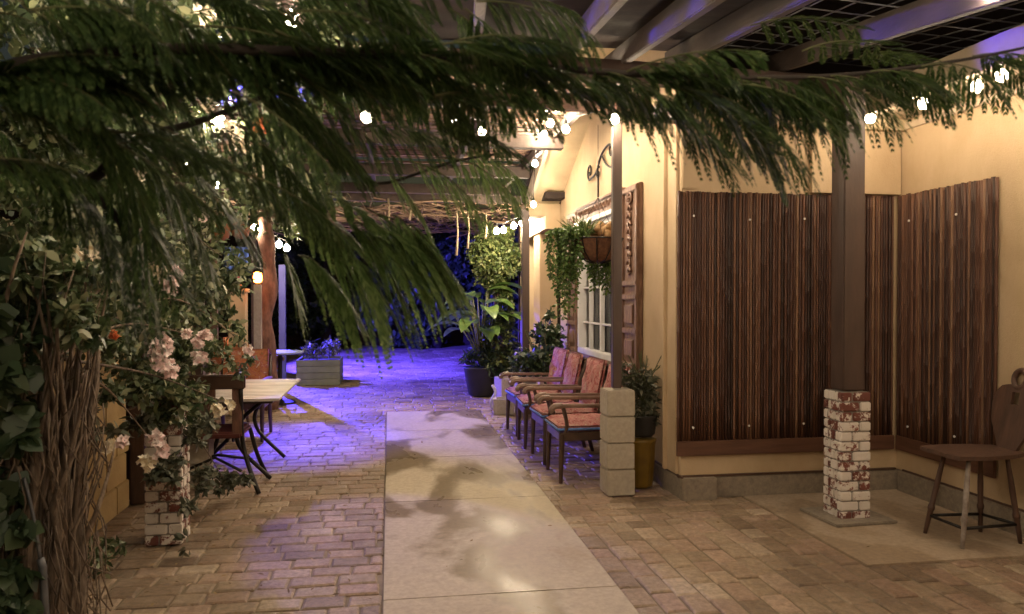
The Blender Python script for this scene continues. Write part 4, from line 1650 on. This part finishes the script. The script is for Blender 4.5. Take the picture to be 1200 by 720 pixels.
for (u, v, Y, r) in [(20, 250, 3.1, .22), (70, 280, 3.4, .25), (110, 330, 3.7, .26), (50, 340, 3.2, .2), (150, 300, 4.2, .3), (150, 380, 4.2, .26), (110, 400, 3.8, .2), (200, 350, 4.6, .3), (210, 400, 4.7, .22), (240, 400, 5.0, .22), (270, 420, 5.4, .16), (180, 440, 4.6, .24), (140, 450, 4.3, .2), (210, 460, 4.9, .22), (190, 490, 4.8, .16), (230, 480, 5.1, .15),
                     (100, 230, 4.0, .3), (200, 260, 5.0, .4), (240, 320, 5.4, .34), (30, 200, 3.4, .3), (20, 380, 2.9, .14), (60, 380, 3.1, .15), (120, 460, 4.0, .12), (10, 300, 2.9, .16), (262, 375, 5.4, .12), (60, 365, 2.82, .12), (100, 375, 2.95, .12), (30, 345, 2.78, .12), (85, 335, 2.95, .14), (50, 320, 2.9, .14)]:
    p = atY(u, v, Y)
    bl.append((p.x, p.y, p.z, r, r * .9, r * .8))
foliage('leaves', 'vine', vine, bl, 17000, .050, .026, True, .35, .35)
bl2 = []
for (u, v, Y, r) in [(260, 565, 5.6, .10), (235, 560, 5.2, .10), (285, 560, 5.8, .08), (200, 545, 4.8, .10), (215, 590, 4.8, .07), (190, 560, 4.7, .08), (218, 630, 4.6, .03), (218, 650, 4.6, .03), (160, 500, 4.5, .08), (100, 480, 3.8, .06), (130, 500, 4.1, .06), (110, 510, 3.9, .04), (240, 500, 5.0, .08), (225, 520, 4.9, .07)]:
    p = atY(u, v, Y)
    bl2.append((p.x, p.y, max(p.z, .05), r, r, r * .8))
foliage('low_leaves', 'greyleaf', vine, bl2, 1500, .055, .026, True, .3, .3)


def cluster(u, v, Y, r, mat, n=None):
    Y -= .42
    r *= .95
    p = atY(u, v, Y)
    k = n or int(25 + r * 1500)
    P, D, N = [], [], []
    nf = max(2, int(k / 5))
    for i in range(nf):
        c = p + Vector((max(-.7 * r, min(.7 * r, random.gauss(0, r * .45))), max(-.6 * r, min(.6 * r, random.gauss(0, r * .4))), max(-.8 * r, min(.8 * r, random.gauss(0, r * .5)))))
        ax = Vector((random.gauss(0, 1) + .4, random.gauss(0, 1) - 1.2, random.gauss(0, 1) + .3)).normalized()
        s = ax.orthogonal().normalized()
        t = ax.cross(s)
        for j in range(5):
            an = j * 1.2566
            d = s * math.cos(an) + t * math.sin(an) + ax * .45
            P.append(c); D.append(d); N.append(ax)
    leaves('flower_cluster', mat, vine, P, D, N, .024 * (0.8 + .4 * rng.random(len(P))), .021, True, .1)


for c in [(188, 405, 4.5, .075, 'pink'), (186, 425, 4.5, .06, 'pink'), (200, 432, 4.6, .05, 'pink'), (218, 392, 4.7, .03, 'pink'), (240, 393, 4.8, .04, 'pink'), (232, 403, 4.8, .04, 'pink'), (234, 418, 4.9, .04, 'pink'), (290, 410, 5.4, .03, 'pink'), (182, 515, 4.4, .04, 'pink'), (190, 528, 4.4, .04, 'pink'), (172, 540, 4.4, .045, 'cream_f'),
          (143, 520, 4.2, .025, 'pink'), (127, 524, 4.1, .025, 'cream_f'), (256, 482, 4.9, .035, 'cream_f'), (270, 476, 5.0, .03, 'cream_f'), (133, 393, 4.0, .02, 'orangef'), (200, 335, 4.5, .05, 'pink'), (186, 322, 4.5, .04, 'cream_f'), (208, 320, 4.6, .03, 'pink'), (100, 298, 3.7, .05, 'cream_f'), (88, 302, 3.6, .03, 'cream_f'), (45, 290, 4.1, .03, 'cream_f'),
          (20, 315, 4.0, .03, 'pink'), (8, 268, 4.0, .03, 'cream_f'), (38, 262, 4.1, .025, 'pink'), (52, 325, 4.0, .02, 'cream_f'), (235, 250, 5.0, .05, 'pink'), (340, 12, 3.6, .06, 'pink'), (365, 95, 4.4, .08, 'pink'), (355, 70, 4.4, .06, 'cream_f'), (270, 155, 4.8, .07, 'cream_f'), (285, 170, 4.9, .05, 'cream_f'),
          (200, 68, 4.0, .03, 'cream_f'), (243, 125, 4.4, .04, 'cream_f'), (15, 150, 4.2, .03, 'cream_f'), (305, 150, 5.0, .05, 'orangef'), (160, 205, 4.0, .03, 'cream_f'), (300, 205, 5.0, .05, 'cream_f'), (240, 20, 3.6, .04, 'cream_f'), (420, 60, 4.6, .03, 'cream_f')]:
    cluster(*c)
# upper leaves of the vine climbing into the pergola (seen between the fronds)
bl = []
for (u, v, Y, r) in [(60, 120, 3.4, .35), (150, 120, 4.0, .4), (230, 60, 4.2, .4), (40, 40, 3.2, .35), (140, 30, 3.8, .4), (310, 120, 5.0, .4), (340, 40, 4.6, .4), (200, 180, 4.5, .4), (290, 210, 5.2, .4), (400, 80, 5.0, .35), (330, 200, 5.4, .3)]:
    p = atY(u, v, Y)
    bl.append((p.x, p.y, p.z, r, r * .8, r * .8))
foliage('upper_leaves', 'vine', vine, bl, 9000, .055, .030, True, .35, .4)

# ivy at the left edge
iv = thing('ivy', 'dark round leaved ivy hanging along the left edge before the shaggy trunk', 'ivy', (-1.5, 2.6, 0))
bl = []
for (u, v, Y, r) in [(-10, 400, 2.7, .10), (5, 440, 2.7, .10), (-5, 500, 2.7, .09), (15, 470, 2.8, .08), (-10, 560, 2.7, .08), (-8, 620, 2.7, .09), (-5, 680, 2.7, .10), (-10, 740, 2.65, .12), (10, 360, 2.8, .1), (-20, 330, 2.7, .12), (20, 410, 2.8, .07), (10, 715, 2.6, .06)]:
    p = atY(u, v, Y)
    bl.append((p.x, p.y, max(p.z, .08), r, r, r))
foliage('leaves', 'ivy', iv, bl, 1500, .062, .062, True, .4, .3)
mb = MB()
for k in range(8):
    x = -1.62 + random.uniform(-.1, .15)
    mb.tube(curve_pts([(x, 2.7, 0), (x + random.uniform(-.05, .05), 2.7, .5), (x + random.uniform(-.08, .08), 2.7, 1.1), (x + random.uniform(-.08, .08), 2.75, 1.6)], 5), .006, 5)
build(mb, 'stems', 'bark', iv, True)

# ground plant between wall and path
bush('weedy_shrub', 'small dark shrub on the paving at the foot of the tan wall', 'shrub', [(-1.62, 4.35, .12, .16, .14, .10), (-1.50, 4.5, .09, .12, .1, .07)], 500, .05, .02, 'vine', False, 4)
n = 420
P = np.zeros((n, 3))
sel = rng.random(n)
P[:, 0] = np.where(sel < .7, rng.normal(-1.35, .55, n), rng.uniform(-1, 3.6, n))
P[:, 1] = np.where(sel < .7, rng.normal(4.8, 1.1, n), rng.uniform(2.8, 9.5, n))
P[:, 2] = .006
D = rnd_dirs(n); D[:, 2] = abs(D[:, 2]) * .15
N = np.tile([0, 0, 1.0], (n, 1)) + rng.normal(size=(n, 3)) * .25
ok = (P[:, 0] > -1.75) & (P[:, 1] > 2.6)
lt = leaves('leaf_litter', 'litter', None, P[ok], D[ok], N[ok], .022 + .022 * rng.random(ok.sum()), .014, True, .2)
tag(lt, 'small dry leaves and fallen petals scattered over the paving', None, None, 'stuff')
# drip hose beside the vine
mb = MB()
mb.tube(curve_pts([atY(28, 560, 2.75), atY(38, 600, 2.74), atY(47, 655, 2.73)], 6), .006, 6)
mb.tube([atY(47, 655, 2.73), atY(50, 665, 2.73), atY(54, 740, 2.72), atY(55, 790, 2.72)], .013, 8)
tag(build(mb, 'sprinkler_pipe', 'wire', None, True), 'thin grey pipe standing against the shaggy vine trunk', 'pipe')

# ------------------------------------------------------------------ feathery foreground tree
ft = thing('feathery_tree', 'feathery leaved tree whose long dark fronds arch over the top of the view', 'tree', (-2.1, 1.0, 0))
FP, FD, FN, FL, FW = [], [], [], [], []
rach = MB()


LIT = []  # central fronds, given the paler green that carries the lamplight


def frond(p0, p1, sag=.06, Lp=.15, pairs=14, hang=.8, lean=(0.25, 0, 0), tipw=.5, pinn=.021, pw=.0046, gap=.0050):
    p0, p1 = np.array(p0, float), np.array(p1, float)
    ax = p1 - p0
    L = np.linalg.norm(ax)
    pts = []
    n = 10
    for k in range(n + 1):
        t = k / n
        pts.append(Vector(p0 + ax * t + np.array([0, 0, 4 * sag * t * (1 - t) * .6 - sag * t * t])))
    rach.tube(pts, [.0024 * (1 - .6 * k / n) for k in range(n + 1)], 4, False)
    T0 = ax / L
    up = np.array([0, 0, 1.0])
    S = np.cross(T0, up)
    S /= max(np.linalg.norm(S), 1e-6)
    tilt = random.uniform(-1.0, 1.0)
    hang *= random.uniform(.6, 1.25)
    lean = np.array(lean) + rng.normal(size=3) * .22
    for i in range(pairs):
        t = .10 + .90 * i / (pairs - 1)
        k = min(int(t * n), n - 1)
        f = t * n - k
        base = np.array(pts[k]) * (1 - f) + np.array(pts[k + 1]) * f
        ll = Lp * (math.sin(math.pi * (0.18 + .70 * t)) ** .6) * random.uniform(.85, 1.1)
        for sgn in (-1, 1):
            d = T0 * .75 + S * sgn * .85 + up * tilt * sgn * .3 - up * hang * .45 + lean * .6 + rng.normal(size=3) * .06
            d /= np.linalg.norm(d)
            m = max(5, int(ll / gap))
            s = (np.arange(m) + .5) / m
            droop = hang * .5
            Q = base + d * (s * ll)[:, None] - up * ((s ** 2) * ll * droop)[:, None]
            tang = d - up * (2 * s * droop)[:, None]
            tang = norm(tang)
            per = norm(np.cross(tang, np.cross(S * sgn, T0) + rng.normal(size=3) * .12))
            prof = np.clip(np.minimum(1, 2.2 * (1 - s) + .25), .2, 1) * np.clip(.5 + s * 3, 0, 1)
            for q in (-1, 1):
                FP.append(Q)
                FD.append(tang * .92 + per * q * .40 + rng.normal(size=(m, 3)) * .05)
                FN.append(np.cross(per, tang) + rng.normal(size=(m, 3)) * .1)
                FL.append(pinn * prof)
                FW.append(np.full(m, pw))
            # midrib of the pinna drawn as slender leaf faces too
            FP.append(base[None, :])
            FD.append((Q[-1] - base)[None, :])
            FN.append(np.array([[0, -1, .3]]))
            FL.append(np.array([ll * .95]))
            FW.append(np.array([.003]))


def A(u, v, Y):
    return atY(u, v, Y)


# main limbs (all one skeleton growing from a trunk off to the left)
limbs = [
    [(-2.1, 1.0, 0), (-2.05, 1.05, 1.0), (-1.95, 1.2, 1.9), A(-160, 260, 1.6)],
    [A(-160, 260, 1.6), A(0, 195, 1.75), A(95, 215, 1.8), A(160, 165, 1.85), A(240, 140, 1.9), A(330, 105, 1.95)],
    [A(-160, 260, 1.6), A(-40, 100, 1.5), A(160, 60, 1.5), A(380, 62, 1.45), A(560, 72, 1.5), A(760, 88, 1.55), A(960, 90, 1.6), A(1130, 70, 1.65), A(1290, 36, 1.7)],
    [A(330, 105, 1.95), A(400, 170, 1.95), A(440, 215, 2.0), A(530, 190, 2.05), A(600, 178, 2.1)],
    [A(95, 215, 1.8), A(140, 260, 1.8), A(150, 320, 1.8)],
]
rad = [(.09, .05), (.022, .005), (.016, .003), (.008, .003), (.014, .004), (.014, .005)]
mb = MB()
for li, (l, (r0, r1)) in enumerate(zip(limbs, rad)):
    pts = curve_pts(l, 6)
    mb.tube(pts, [r0 + (r1 - r0) * (k / (len(pts) - 1)) ** .7 for k in range(len(pts))], 8)
build(mb, 'limbs', 'treebark', ft, True)

# named big fronds: (u0,v0,Y0)->(u1,v1,Y1), pinna length, hang
big = [
    # long ones drooping at centre
    (395, 250, 1.95, 470, 300, 1.9, .20, 1.7), (430, 245, 2.0, 540, 330, 1.95, .12, 1.5), (400, 262, 1.9, 500, 285, 1.9, .21, 1.9), (375, 280, 1.85, 430, 310, 1.8, .20, 1.9),
    (460, 252, 1.95, 505, 300, 1.9, .17, 1.7), (350, 300, 1.85, 395, 330, 1.8, .15, 1.8), (330, 230, 2.0, 400, 260, 1.9, .16, 1.4), (360, 225, 2.0, 440, 250, 1.9, .15, 1.4),
    (330, 290, 2.0, 350, 350, 2.0, .10, 1.4), (420, 275, 1.9, 475, 345, 1.9, .14, 1.8), (440, 250, 1.95, 520, 300, 1.95, .16, 1.6), 
    (480, 262, 1.9, 530, 330, 1.9, .11, 1.3),
    # right cascade
    (700, 95, 1.55, 830, 135, 1.5, .13, 1.2), (780, 100, 1.55, 900, 160, 1.5, .14, 1.1), (820, 105, 1.55, 930, 165, 1.52, .14, 1.0), (860, 100, 1.55, 980, 130, 1.5, .13, 1.2), (760, 110, 1.5, 850, 170, 1.48, .11, 1.0),
    (840, 110, 1.6, 915, 190, 1.55, .11, .7), (930, 92, 1.6, 1040, 112, 1.55, .11, 1.2), (1020, 84, 1.6, 1110, 105, 1.55, .10, 1.1), (1080, 78, 1.6, 1180, 88, 1.6, .10, 1.1), (1140, 66, 1.7, 1250, 74, 1.7, .08, 1.0),
    (600, 80, 1.5, 720, 100, 1.5, .09, 1.2), (520, 80, 1.5, 640, 110, 1.5, .12, 1.2), (540, 180, 2.1, 610, 200, 2.1, .09, 1.3),
    (480, 190, 2.0, 560, 230, 2.0, .12, 1.5), (520, 185, 2.05, 600, 215, 2.0, .09, 1.4), (450, 200, 2.0, 500, 260, 2.0, .10, 1.3),
    (940, 60, 1.9, 1040, 45, 2.0, .10, .5), (1000, 70, 2.1, 1080, 60, 2.1, .09, .6), (880, 30, 2.0, 1000, 20, 2.0, .09, .5),
    # left hanging
    (120, 200, 1.8, 200, 300, 1.75, .17, 1.6), (140, 220, 1.8, 175, 330, 1.8, .15, 1.6), (100, 230, 1.8, 155, 330, 1.8, .15, 1.7), (170, 190, 1.8, 245, 290, 1.8, .14, 1.4), (200, 180, 1.85, 290, 270, 1.85, .14, 1.3), (250, 150, 1.9, 330, 230, 1.9, .14, 1.2), (280, 140, 1.9, 370, 200, 1.9, .14, 1.2),
    (60, 190, 1.75, 130, 260, 1.75, .14, 1.4), (330, 110, 1.9, 420, 190, 1.9, .14, 1.2), (20, 170, 1.7, 90, 230, 1.7, .13, 1.3),
]
for (u0, v0, y0, u1, v1, y1, lp, hg) in big:
    n0 = len(FP)
    ctr = v0 > 224 and u0 > 320
    frond(A(u0, v0, y0), A(u1, v1, y1), .03, lp * (1.05 if ctr else 1), 7 if ctr else 8, hg * (.72 if ctr else 1), (.5 if ctr else .35, 0, 0), pinn=.030, pw=.0075 if ctr else .0062, gap=.0055 if ctr else .0070)
    if u0 in (395, 430, 400, 375, 460, 350, 420, 440, 380, 345, 480, 370, 325, 330, 360, 450, 520, 540) and v0 > 170:
        LIT.append((FP[n0:], FD[n0:], FN[n0:], FL[n0:], FW[n0:]))
        del FP[n0:], FD[n0:], FN[n0:], FL[n0:], FW[n0:]
# fill: upper mass and band along the long limb
band = curve_pts(limbs[2], 20)
for k in range(60):
    t = random.random() ** 1.25
    p = band[int((.12 + .86 * t) * (len(band) - 1))]
    s = random.choice((-1, 1))
    L = random.uniform(.14, .26)
    d = Vector((random.uniform(.35, 1.0), random.uniform(-.35, .6), random.uniform(-.35, .20))).normalized()
    if p.x > .75:
        L *= .75
        if random.random() < (.6 if p.x > 1.0 else .3):
            continue
    frond(p, p + d * L, .02, random.uniform(.06, .10) * (.8 if p.x > .75 else 1), 10, random.uniform(.5, 1.1), (.3, 0, 0))
for k in range(92):
    u, v = random.uniform(-60, 620), random.uniform(-60, 210)
    if u > 420 and v > 110 and random.random() < .6:
        continue
    if random.random() < max(0, (v - 110) / 260):
        continue
    Y = random.uniform(1.35, 2.3)
    p = A(u, v, Y)
    d = Vector((random.uniform(.3, 1.0), random.uniform(-.4, .6), random.uniform(-.7, .15))).normalized()
    frond(p, p + d * random.uniform(.16, .28), .02, random.uniform(.08, .12), 10, random.uniform(.6, 1.3), (.3, 0, 0))
leaves('crown', 'frond', ft, np.concatenate(FP), np.concatenate(FD), np.concatenate(FN), np.concatenate(FL), np.concatenate(FW), False, .05)
cc = [np.concatenate([a for y in LIT for a in y[k]]) for k in range(5)]
leaves('lit_fronds', 'litfrond', ft, *cc, False, .05)
build(rach, 'leaf_stalks', 'stem', ft, True)

# ------------------------------------------------------------------ render settings
scene.render.engine = 'CYCLES'
scene.cycles.use_denoising = True
scene.cycles.sample_clamp_indirect = 3.0
scene.cycles.max_bounces = 5
scene.cycles.diffuse_bounces = 3
scene.cycles.transparent_max_bounces = 4
scene.cycles.caustics_reflective = False
scene.cycles.caustics_refractive = False
scene.view_settings.view_transform = 'Standard'
scene.view_settings.look = 'None'
scene.view_settings.gamma = 1
scene.view_settings.exposure = 0.58
